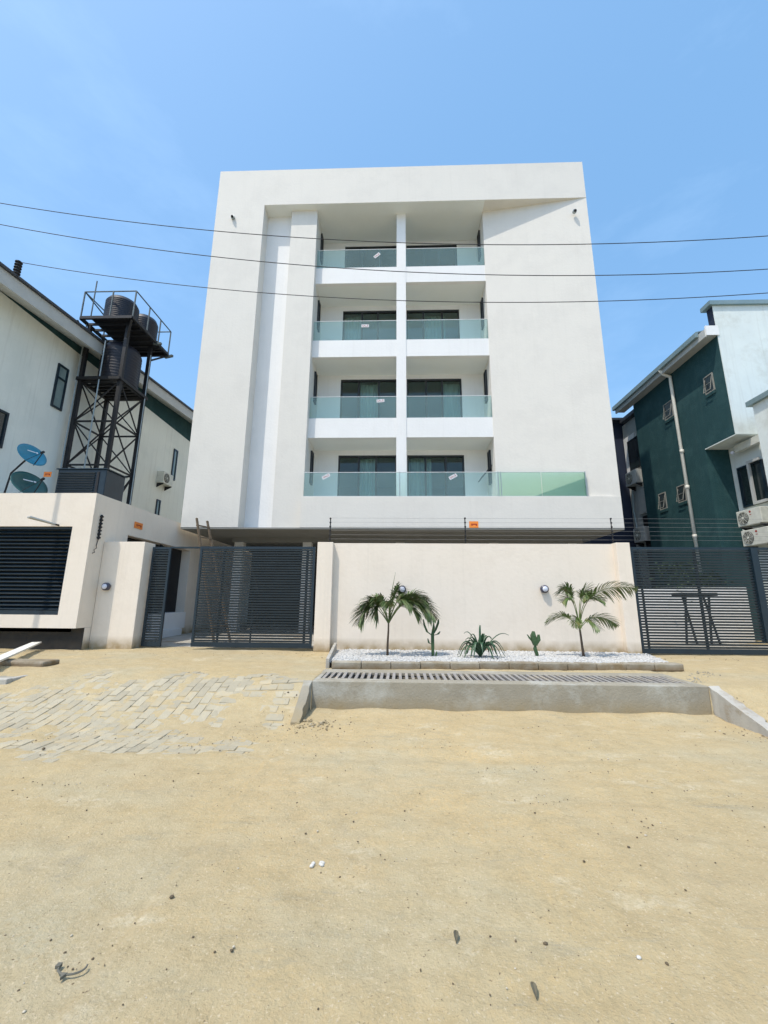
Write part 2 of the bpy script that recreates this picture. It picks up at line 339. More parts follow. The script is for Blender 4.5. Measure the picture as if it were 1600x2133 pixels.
ys = axis([(-60,-10,10),(-10,0,1),(0,1.2,.2),(1.2,7.1,.032),(7.1,9.8,.08),(9.8,16,.6),(16,40,6),(40,240,40)])
X, Y = np.meshgrid(xs, ys)
Z = height(X, Y)
amp = np.clip(1-np.abs(Y-5)/14, 0.02, 1)*np.clip(1-np.abs(X)/30, 0.02, 1)
pm0 = paver_mask(X, Y)
nzv = np.zeros_like(Z); near = (X > -9) & (X < 10) & (Y > .9) & (Y < 9.9)
ix = np.argwhere(near)
for i, j in ix:
    p = (X[i,j], Y[i,j], 0)
    nzv[i,j] = .016*noise.noise((p[0]*.9, p[1]*.9, 3))+.010*noise.noise((p[0]*2.6, p[1]*3.4, 1))+.007*noise.noise((p[0]*5, p[1]*11, 5))+.005*noise.noise((p[0]*15, p[1]*24, 8))-.012*max(0, noise.noise((p[0]*3.1+9, p[1]*4.2, 2))-.28)
for yr, dep in ((4.45,.011),(2.85,.009),(3.65,.006)):      # shallow wheel ruts along the road
    cy = yr+.12*np.sin(X*.55+yr)+.02*X
    nzv -= dep*np.exp(-((Y-cy)/.11)**2)*(.6+.4*np.sin(X*1.7+yr*3))*((X > -12) & (X < 12))
    nzv += dep*.5*np.exp(-((np.abs(Y-cy)-.17)/.05)**2)*((X > -12) & (X < 12))
cover = np.zeros_like(Z)
for i, j in ix:
    if pm0[i,j] > -.4: cover[i,j] = .013*noise.noise((X[i,j]*2.1+4, Y[i,j]*2.6, 7))+.009*noise.noise((X[i,j]*6.5, Y[i,j]*8, 4))
flat = np.where((X > DX0) & (X < DX1) & (Y > 5.85) & (Y < 6.95), 0, 1)
Z = Z+nzv*flat
pm = paver_mask(X, Y)
Z = Z-np.clip(pm*2.2, 0, 1)*.012+.002*(pm > -.3)+cover*.6
bank = np.exp(-((Y-5.85)/.13)**2)*((X > DX0) & (X < DX1) & (Y < 5.93))
Z = Z+bank*(.03+.02*np.sin(X*6)*np.sin(X*2.3))
ny, nx = X.shape
me = bpy.data.meshes.new('sandy_ground')
idx = np.arange(nx*ny).reshape(ny, nx)
fa = np.stack([idx[:-1,:-1], idx[:-1,1:], idx[1:,1:], idx[1:,:-1]], -1).reshape(-1, 4)
me.vertices.add(nx*ny); me.vertices.foreach_set('co', np.stack([X,Y,Z],-1).astype(np.float32).ravel())
me.loops.add(fa.size); me.loops.foreach_set('vertex_index', fa.ravel().astype(np.int32))
me.polygons.add(len(fa)); me.polygons.foreach_set('loop_start', np.arange(0, fa.size, 4, dtype=np.int32)); me.polygons.foreach_set('loop_total', np.full(len(fa), 4, np.int32))
me.update(); me.validate(); me.materials.append(M['sand']); me.polygons.foreach_set('use_smooth', [True]*len(fa))
go = bpy.data.objects.new('ground', me); C.objects.link(go); tag(go, kind='structure')

# block paving showing through the sand
pr = bpy.data.objects.new('paving', None); C.objects.link(pr); tag(pr, kind='structure')
def pavmesh(w, d):
    b = MB(); e = .004
    b.add([(-w/2,-d/2,-.05),(w/2,-d/2,-.05),(w/2,d/2,-.05),(-w/2,d/2,-.05),(-w/2,-d/2,-e),(w/2,-d/2,-e),(w/2,d/2,-e),(-w/2,d/2,-e),
           (-w/2+e,-d/2+e,0),(w/2-e,-d/2+e,0),(w/2-e,d/2-e,0),(-w/2+e,d/2-e,0)],
          [(0,1,5,4),(1,2,6,5),(2,3,7,6),(3,0,4,7),(4,5,9,8),(5,6,10,9),(6,7,11,10),(7,4,8,11),(8,9,10,11)])
    return b
pavA = pavmesh(.110, .214).mesh('paving_block', m=M['paver']); pavB = pavmesh(.214, .110).mesh('paving_block_turned', m=M['paver'])
cand = []
for i in range(-60, 0):
    for j in range(14, 36):
        x = i*.115-.5; y = j*.222+(i % 2)*.111
        if x < -2.05: cand.append((float(paver_mask(x, y)), x, y, 0))
for i in range(-10, 0):
    for j in range(36, 62):
        x = i*.222-.05+(j % 2)*.111; y = j*.115
        if -2.3 < x < -1.3: cand.append((float(paver_mask(x, y)), x, y, 1))
cand = sorted([c for c in cand if c[0] > .02 and c[1]-.05 > -7], key=lambda c: c[2])
rest = MB()
for k, (mv, x, y, t) in enumerate(cand):
    e = .03
    h = float(height(x, y)); sy = float(height(x, y+e)-height(x, y-e))/(2*e); sx = float(height(x+e, y)-height(x-e, y))/(2*e) if x < DX0-.12 else 0
    zoff = .016*noise.noise((x*.9, y*.9, 3))+.010*noise.noise((x*2.6, y*3.4, 1))-.003+random.uniform(-.006, .003)
    if k < 300:
        o = put(pavB if t else pavA, 'paving_block', pr, (x, y, h+zoff), (math.atan(sy)+random.uniform(-.02,.02), -math.atan(sx)+random.uniform(-.02,.02), random.uniform(-.03,.03)))
    else:
        b = pavmesh(*((.21,.107) if t else (.107,.21))); rest.add([(v[0]+x, v[1]+y, v[2]+h+zoff+v[1]*sy) for v in b.v], b.f)
if rest.v: tag(rest.build('paving_blocks_far', M['paver'], pr), kind='stuff')

# ------------------------------------------------------------------ drain with grating, kerb and pebble bed
dr = empty('roadside_drain', (1.45, 5.9, -1.42), 'long raised concrete roadside drain with slotted grating, in front of the white pebble bed', 'drain')
b = MB().box(DX0, DX1, 5.9, 6.11, -1.55, -1.055).box(DX0, DX1, 6.64, 6.88, -1.55, -1.053).box(DX0, -1.08, 6.11, 6.64, -1.55, -1.06).box(3.97, DX1, 6.11, 6.64, -1.55, -1.06)
bevel(b.build('channel_wall', M['conc'], dr), .012)
MB().box(-1.08, 3.97, 6.11, 6.64, -1.52, -1.40).build('channel_bed', M['darkhole'], dr)
gm = MB().box(-.021, .021, -.263, .263, -.03, 0).mesh('grate_bar', m=M['grate'])
n = 56
for k in range(n):
    put(gm, 'grate_bar', dr, Vector((-1.04+k*(3.9+1.04)/(n-1)+random.uniform(-.003,.003), 6.376, -1.056+random.uniform(-.004,.002)))-dr.location, (random.uniform(-.006,.006), 0, random.uniform(-.012,.012)))
MB().bar((-1.08,6.20,-1.092),(3.97,6.20,-1.092),.03,.014).bar((-1.08,6.55,-1.092),(3.97,6.55,-1.092),.03,.014).build('grate_carrier', M['blacksteel'], dr)
# sloping edge strips where the ramps meet the drain
for nm, x0, x1, y0, lab, mm in (('ramp_kerb', -1.27, -1.16, 5.28, 'dark grey concrete ramp kerb sloping to the road at the left end of the grated drain', 'conc'),
                            ('ramp_kerb', 4.07, 4.20, 4.95, 'pale broken concrete ramp kerb sloping to the road at the right end of the grated drain', 'concl')):
    b = MB(); nseg = 14; vs = []; fs = []; rough = .012 if x0 > 0 else .005
    for q in range(nseg+1):
        t = q/nseg; y = y0+(5.93-y0)*t; zt = -1.41+(.355)*t+random.uniform(-rough, rough)*.6
        a = x0+random.uniform(-rough, rough)*.4; c = x1+random.uniform(-rough, rough)*2.2
        vs += [(a,y,-1.52),(a,y,zt),(c,y,zt+random.uniform(-rough,rough)*.5),(c,y,-1.52)]
    for q in range(nseg):
        for k in range(4): fs.append((q*4+k, q*4+(k+1)%4, q*4+4+(k+1)%4, q*4+4+k))
    fs += [(0,1,2,3), (nseg*4+3,nseg*4+2,nseg*4+1,nseg*4)]
    o = fixn(b.add(vs, fs).build(nm, M[mm], base=((x0+x1)/2, y0, -1.45))); bevel(o, .006); tag(o, lab, 'kerb', 'sloping ramp kerbs')
kb = empty('kerb', (1.6, 6.95, -1.05), 'low row of stained concrete kerb stones holding back the white pebbles', 'kerb')
kx0, kx1 = -1.05, 4.62; nk = 12; kw = (kx1-kx0)/nk
km = MB().box(-kw/2+.004, kw/2-.004, 0, .2, -.11, 0).mesh('kerb_stone', m=M['kerb'])
for k in range(nk):
    xx = kx0+(k+.5)*kw; o = put(km, 'kerb_stone', kb, Vector((xx, 6.9+.055*(xx+1.05)+random.uniform(-.006,.006), -.955+random.uniform(-.005,.005)))-kb.location, (random.uniform(-.02,.02), random.uniform(-.008,.008), .045+random.uniform(-.008,.008)))
    if k == 0: bevel(o, .012)
    else: bevel(o, .012)
bo = MB().bar((-1.12,6.95,-.985),(-1.32,9.15,-.95),.06,.16).build('edging_board', M['concl'], base=(-1.2,6.95,-1.05)); bevel(bo, .01)
tag(bo, 'narrow pale concrete edging along the left side of the pebble bed', 'edging')
# pebbles
def ico():
    t = (1+5**.5)/2
    v = np.array([(-1,t,0),(1,t,0),(-1,-t,0),(1,-t,0),(0,-1,t),(0,1,t),(0,-1,-t),(0,1,-t),(t,0,-1),(t,0,1),(-t,0,-1),(-t,0,1)], float); v /= np.linalg.norm(v[0])
    f = np.array([(0,11,5),(0,5,1),(0,1,7),(0,7,10),(0,10,11),(1,5,9),(5,11,4),(11,10,2),(10,7,6),(7,1,8),(3,9,4),(3,4,2),(3,2,6),(3,6,8),(3,8,9),(4,9,5),(2,4,11),(6,2,10),(8,6,7),(9,8,1)])
    return v, f
IV, IF = ico()
def stones(name, P, rad, m, flat=.65, base=(0,0,0), smooth=True):
    n = len(P); V = IV[None]*rng.uniform(.75, 1.25, (n,12,1))*rad[:,None,None]; V[:,:,2] *= flat
    a = rng.uniform(0, 6.28, n); ca, sa = np.cos(a)[:,None], np.sin(a)[:,None]; sx = rng.uniform(.7,1.4,n)[:,None]
    x = V[:,:,0]*sx; y = V[:,:,1].copy(); V[:,:,0] = x*ca-y*sa; V[:,:,1] = x*sa+y*ca
    V += P[:,None,:]-np.array(base); F = IF[None]+12*np.arange(n)[:,None,None]
    me = bpy.data.meshes.new(name); V = V.reshape(-1,3); F = F.reshape(-1,3)
    me.vertices.add(len(V)); me.vertices.foreach_set('co', V.astype(np.float32).ravel()); me.loops.add(F.size); me.loops.foreach_set('vertex_index', F.ravel().astype(np.int32))
    me.polygons.add(len(F)); me.polygons.foreach_set('loop_start', np.arange(0,F.size,3,dtype=np.int32)); me.polygons.foreach_set('loop_total', np.full(len(F),3,np.int32))
    me.update(); me.validate(); me.materials.append(m); me.polygons.foreach_set('use_smooth', [smooth]*len(F))
    o = bpy.data.objects.new(name, me); o.location = base; C.objects.link(o); return o
bb = MB(); bb.add([(-1.1,7.08,-.985),(4.75,7.38,-.985),(5.15,9.05,-1.02),(5.0,9.36,-1.03),(-1.3,9.36,-1.03),(-1.3,8.9,-1.02)], [(0,1,2,3,4,5)]); bb.v[1] = (4.55,7.38,-1.03); bb.v[2] = (5.1,9.05,-1.06)
tag(bb.build('planting_bed', M['bedbase']), kind='structure')
n = 15000; px = rng.uniform(-1.15, 5.25, n); py = 7.1+2.25*rng.beta(1.15, 1.3, n)+.05*np.clip(px, 0, 5)
ok = (py < 9.33) & ~((px > 4.75) & (rng.random(n) < .5+.5*np.clip((py-8.7)*2, 0, 1))); px, py = px[ok], py[ok]; kk = px < 4.5+.35*(py-7.3); px, py = px[kk], py[kk]
pz = -.978-.05*np.clip((py-7.3)/2, 0, 1)+rng.uniform(-.006, .012, len(px))
tag(stones('pebbles', np.stack([px,py,pz],-1), rng.uniform(.012,.030,len(px)), M['pebble'], .7, smooth=False), 'bed of small white decorative pebbles at the foot of the cream wall', 'pebbles', kind='stuff')
n = 130; rx = np.where(rng.random(n) < .5, 4.14+np.abs(rng.normal(0,.12,n)), -1.12-np.abs(rng.normal(0,.03,n))); rx = np.where(rx > 0, rx-.03*rng.random(n), rx+.02); ry = 5.05+.9*rng.random(n)
rx = np.where(rx > 0, 4.02+.5*rng.random(n)**2, -1.25+.5*rng.random(n)**1.5); ry = np.where(rx > 0, 4.9+.25*rng.random(n)+.2*(rx > 4.2), 5.1+.35*rng.random(n))
rx2 = rng.uniform(4.1, 4.9, 60); rx = np.concatenate([rx, rx2]); ry = np.concatenate([ry, 6.3+.95*(rx2-4.1)+rng.normal(0,.12,60)]); n = len(rx)
rzz = np.array([float(height(a, b)) for a, b in zip(rx, ry)])+.006
tag(stones('rubble', np.stack([rx,ry,rzz],-1), rng.gamma(1.6,.004,n)+.003, M['conc'], .7, smooth=False), 'broken concrete crumbs around the two sloping ramp kerbs', 'rubble', kind='stuff')
# grit on the sand
n = 900; gx = rng.uniform(-5, 6, n); gy = rng.uniform(1.7, 5.8, n)
cx_ = rng.uniform(-4,5,26); cy_ = rng.uniform(1.9,5.6,26); kq = rng.integers(0,26,420); gx = np.concatenate([gx, cx_[kq]+rng.normal(0,.16,420)]); gy = np.concatenate([gy, np.clip(cy_[kq]+rng.normal(0,.09,420),1.6,5.8)])
ex = rng.normal(0, .35, 260)+np.where(rng.random(260) < .5, -1.1, 4.2); ey = 5.2+rng.normal(0, .25, 260)
fx = rng.uniform(-1.1, 4.1, 260); fy = 5.84-np.abs(rng.normal(0, .06, 260))
hx = rng.uniform(-7, 9, 260); hy = 8.9-np.abs(rng.normal(0,.35,260)); kk = (hx < -1.4) | (hx > 5.1); hx, hy = hx[kk], hy[kk]
gx = np.concatenate([gx,ex,fx,hx]); gy = np.concatenate([gy,ey,fy,hy]); kk = ~((gx > DX0-.05) & (gx < DX1+.05) & (gy > 5.86)); gx, gy = gx[kk], gy[kk]
gz = height(gx, gy)+.002
for i in range(len(gx)): gz[i] += .016*noise.noise((gx[i]*.9, gy[i]*.9, 3))+.010*noise.noise((gx[i]*2.6, gy[i]*3.4, 1))
gr = np.minimum(rng.gamma(1.2, .0018, len(gx))+.0012, .008); gr[1320:] *= 1.5
q_ = rng.random(len(gx)) < .35; PALE = np.stack([gx[q_]+.07, np.minimum(gy[q_]+.03, 5.84) if True else gy[q_], gz[q_]], -1)
tag(stones('pale_crumbs', PALE[(PALE[:,1] < 5.8)], gr[q_][PALE[:,1] < 5.8]*1.1, M['paleg'], .6), 'scattered pale crumbs of mortar and shell on the sandy road', 'grit', kind='stuff')
tag(stones('grit', np.stack([gx,gy,gz],-1), gr, M['gravel'], .7), 'scattered dark grit and small stones on the sandy road', 'grit', kind='stuff')
def gh(x, y): return float(height(x, y))+.016*noise.noise((x*.9, y*.9, 3))+.010*noise.noise((x*2.6, y*3.4, 1))
def at(x, y): return (x, y, gh(x, y))
for (x, y, r, lab, m) in ((-.45, 2.69, .015, 'crumbled white plaster lump on the sand, nearest the middle of the road', 'plaster'),
                     (-3.43, 4.3, .034, 'flat dark oval stone on the sand below the paving blocks', 'gravel'),
                     (.05, 3.31, .013, 'small dark brown stone in the orange-tinted sand before the drain', 'gravel'),
                     (1.40, 2.93, .013, 'dark round stone on the bare sand at the right of the road', 'gravel'),
                     (4.40, 4.80, .07, 'pale rough rock at the foot of the right ramp kerb', 'concl'),
                     (1.02, 2.14, .010, 'small pale yellowish stone on the sand near the lower right', 'plaster'),
                     (-1.13, 2.40, .011, 'short dark sliver of stone on the sand left of the white lump', 'gravel')):
    k = 7 if m == 'plaster' and r > .012 else 1
    P = np.array([(x+random.uniform(-.03,.03)*(k>1), y+random.uniform(-.02,.02)*(k>1), gh(x,y)+r*.35) for _ in range(k)])
    o = stones('plaster_lump' if m == 'plaster' else 'stone', P, np.full(k, r)*rng.uniform(.6,1.1,k), M[m], .6, base=at(x, y)); tag(o, lab, 'stone')
for (x, y, a, lab) in ((.26, 2.20, .2, 'dry greenish leaf curled on the sand, upper of the two near the bottom middle'), (.525, 1.96, .1, 'dry dark leaf standing on the sand at the bottom middle'),
                       (.97, 1.83, .9, 'dry brown leaf at the bottom right edge of the road')):
    z = gh(x, y); b = MB(); L, w = .035, .011; ca, sa = math.sin(a), math.cos(a); n_ = 6; vs = []
    for i in range(n_+1):
        t = i/n_; ww = w*math.sin(math.pi*min(max(t,.03),.97)); zz = .004+.012*math.sin(math.pi*t)
        for s_ in (-1, 0, 1): vs.append((x+(t-.5)*2*L*.6*ca+s_*ww*sa, y+(t-.5)*2*L*sa-s_*ww*ca, z+zz+(.006 if s_ else 0)))
    b.add(vs, [(i*3+k, i*3+k+1, i*3+k+4, i*3+k+3) for i in range(n_) for k in (0,1)])
    o = b.build('dry_leaf', M['dryleaf'], base=(x,y,z)); sm = o.modifiers.new('thick','SOLIDIFY'); sm.thickness = .0012; tag(o, lab, 'leaf')
x, y = -1.33, 1.985; z = gh(x, y)+.016
pts = [(x+.055*math.cos(a)+.01, y+.035*math.sin(a)+.01, z) for a in [math.pi*1.02+i*math.pi*1.1/12 for i in range(13)]]
b = MB().tube(pts, .0038, 6).box(x-.060, x-.042, y+.004, y+.022, z-.006, z+.006).prism([(x-.010,y-.022),(x+.002,y-.046),(x+.014,y-.022)], z-.006, z+.005)
tag(b.build('bent_bracket', M['ring'], base=(x,y,z)), 'bent grey loop of scrap with a pointed tab lying on the sand at lower left', 'scrap')

# ------------------------------------------------------------------ front boundary wall
YW = 9.2
fwl = empty('boundary_wall', (1.6, YW, G), 'cream rendered boundary wall with end piers behind the planted pebble bed', 'wall')
MB().box(-1.451, 4.79, YW+.15, YW+.37, G-.2, 1.285).build('wall_panel', M['cream'], fwl)
bevel(MB().box(-1.80, -1.45, YW, YW+.4, G-.2, 1.287).build('pier', M['cream'], fwl), .008)
bevel(MB().box(4.79, 5.085, YW, YW+.4, G-.2, 1.298).build('pier', M['cream'], fwl), .008)
lp = empty('gate_pier', (-6.24, YW, G), 'short cream wall pier with a round lamp left of the sliding gate', 'pier')
bevel(MB().box(-6.715, -5.757, YW, YW+.42, G-.2, 1.281).build('pier_body', M['cream'], lp), .008)
def bulkhead(x, y, z, lab):
    r = empty('wall_lamp', (x, y, z), lab, 'lamp', 'round bulkhead lamps on the front wall')
    MB().lathe([(.065,0),(.085,.02),(.085,.085),(.06,.105)], (x,y,z), 24, (0,-1,0)).build('lamp_ring', M['lampring'], r, smooth=False)
    MB().lathe([(.058,.10),(.056,.118),(.035,.13),(.005,.133)], (x,y,z), 20, (0,-1,0)).build('lens', M['lens'], r, smooth=True)
bulkhead(.10, YW+.149, .255, 'round bulkhead lamp on the cream wall above the left palm')
bulkhead(3.20, YW+.149, .285, 'round bulkhead lamp on the cream wall between the small cactus and the right palm')
bulkhead(-6.48, YW-.001, .268, 'round bulkhead lamp on the cream pier left of the gate')

# gates
def gate(name, x0, x1, y, z0, z1, nsl, uprights, lab, thick=()):
    g = empty(name, ((x0+x1)/2, y, z0), lab, 'gate')
    MB().box(x0, x0+.05, y-.025, y+.025, z0, z1).box(x1-.05, x1, y-.025, y+.025, z0, z1).box(x0+.05, x1-.05, y-.025, y+.025, z1-.055, z1).box(x0+.05, x1-.05, y-.025, y+.025, z0, z0+.10).build('gate_frame', M['navy'], g)
    sm = MB().box(-(x1-x0)/2+.05, (x1-x0)/2-.05, -.012, .012, -.0185, .0185).mesh('slat', m=M['navylight'])
    a, b_ = z0+.10, z1-.055; p = (b_-a)/nsl
    for k in range(nsl): put(sm, 'slat', g, (0, -.008+random.uniform(-.001,.001), a+(k+.5)*p-z0), (R(8)+random.uniform(-.02,.02), 0, 0))
    for ux, w, zt in uprights: MB().box(ux-w/2, ux+w/2, y+.012, y+.045, z0+.1, zt).build('upright', M['navy'], g)
    return g
gate('sliding_gate', -4.50, -1.86, YW+.1, -1.0, 1.19, 36, ((-3.95,.04,1.13),(-3.22,.03,-.1),(-2.04,.05,1.13)), 'dark navy slatted gate left of the planted wall, slid partly open')
gate('gate_leaf', -5.70, -5.26, YW+.25, -1.02, 1.19, 36, (), 'narrow fixed dark slatted gate leaf beside the left pier')
rg = gate('vehicle_gate', 5.13, 9.9, YW+.1, -1.03, 1.21, 36, ((5.31,.035,1.15),(6.52,.05,1.15)), 'wide dark navy slatted gate at the right edge of the picture')
MB().box(7.68, 7.82, YW+.04, YW+.17, -.78, 1.2).build('thick_post', M['navy'], rg)
tr_ = MB().bar((-5.26,YW+.2,1.175),(-4.50,YW+.2,1.175),.05,.035).build('gate_head_rail', M['navy'], base=(-4.9,YW+.2,1.17)); tag(tr_, 'dark steel rail bridging the pedestrian gap over the left gate', 'rail')

# electric fence
def fence_post(x, y, z, h, lab):
    r = empty('fence_post', (x, y, z), lab, 'fence post', 'electric fence posts on top of the front walls')
    MB().tube([(x,y,z-.02),(x,y,z+h)], .012, 8).box(x-.03,x+.03,y-.03,y+.03,z,z+.012).build('post', M['blacksteel'], r)
    im = MB().lathe([(.010,-.02),(.022,-.012),(.022,.012),(.010,.02)], (0,0,0), 8).mesh('insulator', m=M['blacksteel'])
    for k in range(6): put(im, 'insulator', r, (0,-.012,.1+k*(h-.12)/5))
fence_post(-1.56, YW+.2, 1.287, .60, 'thin black electric fence post on the wall beside the left gate')
fence_post(1.55, YW+.25, 1.285, .62, 'thin black electric fence post on the wall next to the orange sign')
fence_post(4.86, YW+.25, 1.298, .60, 'thin black electric fence post on the right pier')
r = empty('fence_wires', (1.6, YW+.25, 1.4), 'faint thin electric fence wires strung above the front wall and right gate', 'wire')
for k in range(6):
    z = 1.39+k*.098; MB().tube([(-1.56,YW+.2,z),(1.55,YW+.24,z),(4.86,YW+.24,z)], .0022, 4).tube([(4.86,YW+.24,z),(9.8,YW+.2,z-.02)], .0022, 4).build('fence_wire', M['fwire'], r)
o = MB()
o.tube([(-6.70,8.98,1.30),(-6.70,8.98,1.86)], .022, 8)
for k in range(7): o.lathe([(.024,-.022),(.040,-.01),(.040,.01),(.024,.022)], (-6.695,8.98,1.34+k*.08), 8)
o.tube([(-6.70,8.98,1.30),(-6.70,8.95,1.16),(-6.67,8.93,1.10),(-6.70,8.9,1.06),(-6.68,8.9,1.0),(-6.74,8.88,.97)], .008, 5)
tag(o.build('insulator_post', M['blacksteel'], base=(-6.7,8.98,1.3)), 'black ribbed insulator post with a dangling wire on the gatehouse side wall', 'fence post')
def warn_sign(x, y, z, w, h, lab, rz=0):
    r = empty('warning_sign', (x, y, z), lab, 'sign', 'small orange warning signs')
    r.rotation_euler = (0,0,rz)
    def P(mb, nm, m): o = bpy.data.objects.new(nm, mb.mesh(nm, m=m)); C.objects.link(o); o.parent = r
    P(MB().box(-w/2,w/2,-.004,.004,-h/2,h/2), 'plate', M['orange'])
    P(MB().box(-w*.30,w*.34,-.007,-.0045,-h*.02,h*.12).box(w*.22,w*.34,-.007,-.0045,-h*.2,-h*.025).box(-w*.30,-w*.1,-.007,-.0045,-h*.16,-h*.09), 'printed_mark', M['redink'])
warn_sign(1.745, YW+.22, 1.735, .21, .15, 'orange warning sign on the electric fence beside the middle post')

# ------------------------------------------------------------------ gatehouse and side boundary wall
gh_ = empty('gatehouse', (-8.8, 8.75, G), 'flat-roofed cream gatehouse with a big navy louvred window at the left edge', 'gatehouse')
T = 2.312; xa = -6.72; yb = 8.75
MB().box(-10.95, xa, yb, yb+.25, 1.555, T).box(-7.15, xa, yb, yb+.25, -.34, 1.555).box(-10.95, xa, yb, yb+.25, -.607, -.34).box(-10.95,-10.2,yb,yb+.25,-.34,1.555).build('front_wall', M['cream'], gh_)
MB().box(-7.02, xa, yb+.25, 10.0, -.605, T).box(-7.02, xa, 10.0, 13.2, 1.56, T).box(-7.02, xa, 13.2, 26, G-.1, T-.002).box(-7.02, xa, 10.0, 13.2, G-.1, -.86).build('side_wall', M['cream'], gh_)
MB().box(-7.0, xa-.01, 9.0, 10.0, G-.1, -.607).box(-10.95, -7.0, 9.0, 9.2, G-.1, -.607).build('plinth', M['black'], gh_)
MB().box(-7.0, xa-.002, 9.02, 10.0, G-.1, -.609).build('side_plinth', M['cream'], gh_)
MB().box(-7.0, xa+.14, 10.9, 12.9, G-.1, -.86).box(-7.01, xa+.06, 11.4, 13.19, -.858, -.385).build('doorstep', M['purewhite'], gh_)
MB().box(-10.95, -7.0, yb+.25, 14, 2.0, 2.15).box(-10.95,-7.0,yb+.25,14,-.70,-.6).box(-7.45,-7.40,9.9,12.7,-.6,2.0).build('roof_slab', M['ceiling'], gh_)
w = empty('x',(0,0,0),None,None); bpy.data.objects.remove(w)
wf = MB().box(-7.21,-7.15,yb+.06,yb+.16,-.34,1.555).box(-10.2,-7.21,yb+.06,yb+.16,1.50,1.555).box(-10.2,-7.21,yb+.06,yb+.16,-.34,-.25).build('window_frame', M['navy'], gh_)
sm = MB().box(-1.495,1.495,-.05,.05,-.006,.006).mesh('louvre_slat', m=M['navylight'])
for k in range(21): 
    o = put(sm, 'louvre_slat', wf, Vector((-8.705, yb+.12, -.205+k*.0825))-gh_.location, (R(38),0,0))
MB().box(-10.2,-7.21,yb+.19,yb+.2,-.25,1.5).build('window_backing', M['blacksteel'], wf)
# louvred leaf and dark doorway in the side wall
lf = MB().box(-6.9,-6.86,10.0,10.06,-.385,1.56).box(-6.9,-6.86,11.75,11.82,-.385,1.56).build('louvre_frame', M['navy'], gh_)
sm = MB().box(-.03,.03,-.845,.845,-.006,.006).mesh('side_louvre_slat', m=M['navylight'])
for k in range(22): put(sm, 'louvre_slat', lf, Vector((-6.88, 10.905, -.35+k*.087))-gh_.location, (0,R(40),0))
MB().box(-7.06,-7.0,10.01,13.19,-.85,1.555).build('door', M['blacksteel'], gh_)

warn_sign(-6.708, 10.35, 1.86, .34, .16, 'orange warning sign on the grey shaded side wall of the gatehouse', math.pi/2)
b = MB(); b.add([(-7.5,8.70,1.565),(-7.42,8.60,1.565),(-7.72,8.28,1.66),(-7.86,8.36,1.66),(-7.5,8.70,1.60),(-7.42,8.60,1.60),(-7.72,8.28,1.70),(-7.86,8.36,1.70)], [(0,3,2,1),(4,5,6,7),(0,1,5,4),(1,2,6,5),(2,3,7,6),(3,0,4,7)])
fl = empty('area_light', (-7.5,8.75,1.58), 'grey slab-shaped outdoor light jutting out above the louvred window', 'light')
bevel(fixn(b.build('lamp_head', M['fascia'], fl)), .01)
MB().tube([(-7.47,8.76,1.58),(-7.47,8.66,1.58)], .02, 8).build('bracket', M['blacksteel'], fl)

# utility pole just left of the picture (it shades the gatehouse front)
up_ = empty('utility_pole', (-8.85, 7.35, -1.3), 'slim steel utility pole beside the gatehouse', 'pole')
MB().tube([(-8.85,7.35,-1.5),(-8.85,7.35,6.3)], [.06,.04], 12).build('pole', M['galv'], up_)

# generator housing on the gatehouse roof
gn = empty('generator_housing', (-7.7, 10.0, 2.15), 'dark navy louvred generator box standing on the gatehouse roof under the tank tower', 'generator')
bevel(MB().box(-8.36,-7.14,9.5,10.22,2.15,3.11).build('housing', M['navy'], gn), .02)
sm = MB().box(-.46,.46,-.02,.02,-.012,.012).mesh('housing_louvre', m=M['navylight'])
for k in range(11): put(sm, 'housing_louvre', gn, Vector((-7.86,9.49,2.40+k*.062))-gn.location, (R(30),0,0))
MB().box(-7.36,-7.30,9.485,9.5,2.2,3.05).build('corner_trim', M['blacksteel'], gn)
MB().box(-8.39,-7.11,9.47,10.25,3.11,3.135).build('lid', M['navy'], gn)

# satellite dishes
def dish(x, y, z, rw, rh, aim, m, lab, pole, feed):
    r = empty('satellite_dish', (x, y, z), lab, 'satellite dish', 'satellite dishes on the gatehouse roof')
    a = Vector(aim).normalized(); u = a.cross(Vector((0,0,1))).normalized(); v = u.cross(a)
    b = MB(); n, k = 28, 6; c = Vector((x,y,z)); vs = [c-a*.0]
    for i in range(1, k+1):
        t = i/k
        for j in range(n):
            an = 2*math.pi*j/n; vs.append(c+u*rw*t*math.cos(an)+v*rh*t*math.sin(an)+a*(.16*t*t*rh*2))
    fs = [(0,1+j,1+(j+1)%n) for j in range(n)]+[(1+i*n+j,1+(i+1)*n+j,1+(i+1)*n+(j+1)%n,1+i*n+(j+1)%n) for i in range(k-1) for j in range(n)]
    o = b.add(vs, fs).build('reflector', M[m], r, smooth=True); s_ = o.modifiers.new('t','SOLIDIFY'); s_.thickness = .012
    f0 = c-v*rh*.95+a*.2*rh; f1 = c+a*feed-v*rh*.45
    MB().tube([f0, f1], .012, 6).tube([f1-a*.05+v*.02, f1+a*.03], .03, 8).tube([c+u*rw*.6-v*rh*.75+a*.15*rh, f1], .006, 5).build('feed_arm', M['blacksteel'], r)
    MB().tube([c-a*.03, pole[0], pole[1]], .022, 6).build('mast', M['blacksteel'], r)
    p0 = c+v*rh*.35-u*rw*.45+a*.10; p1 = c+v*rh*.35+u*rw*.25+a*.10
    MB().bar(p0, p0+(p1-p0)*.16, .006, .07*rh*2, up=v).bar(p0+(p1-p0)*.22, p1, .006, .035*rh*2, up=v).build('printed_mark', M['whiteink'], r)
dish(-9.12, 9.45, 3.42, .34, .32, (.85,-.21,.48), 'blue', 'bright blue satellite dish with a white mark above the gatehouse parapet', [(-9.55,9.5,3.02),(-9.66,9.5,2.15)], .42)
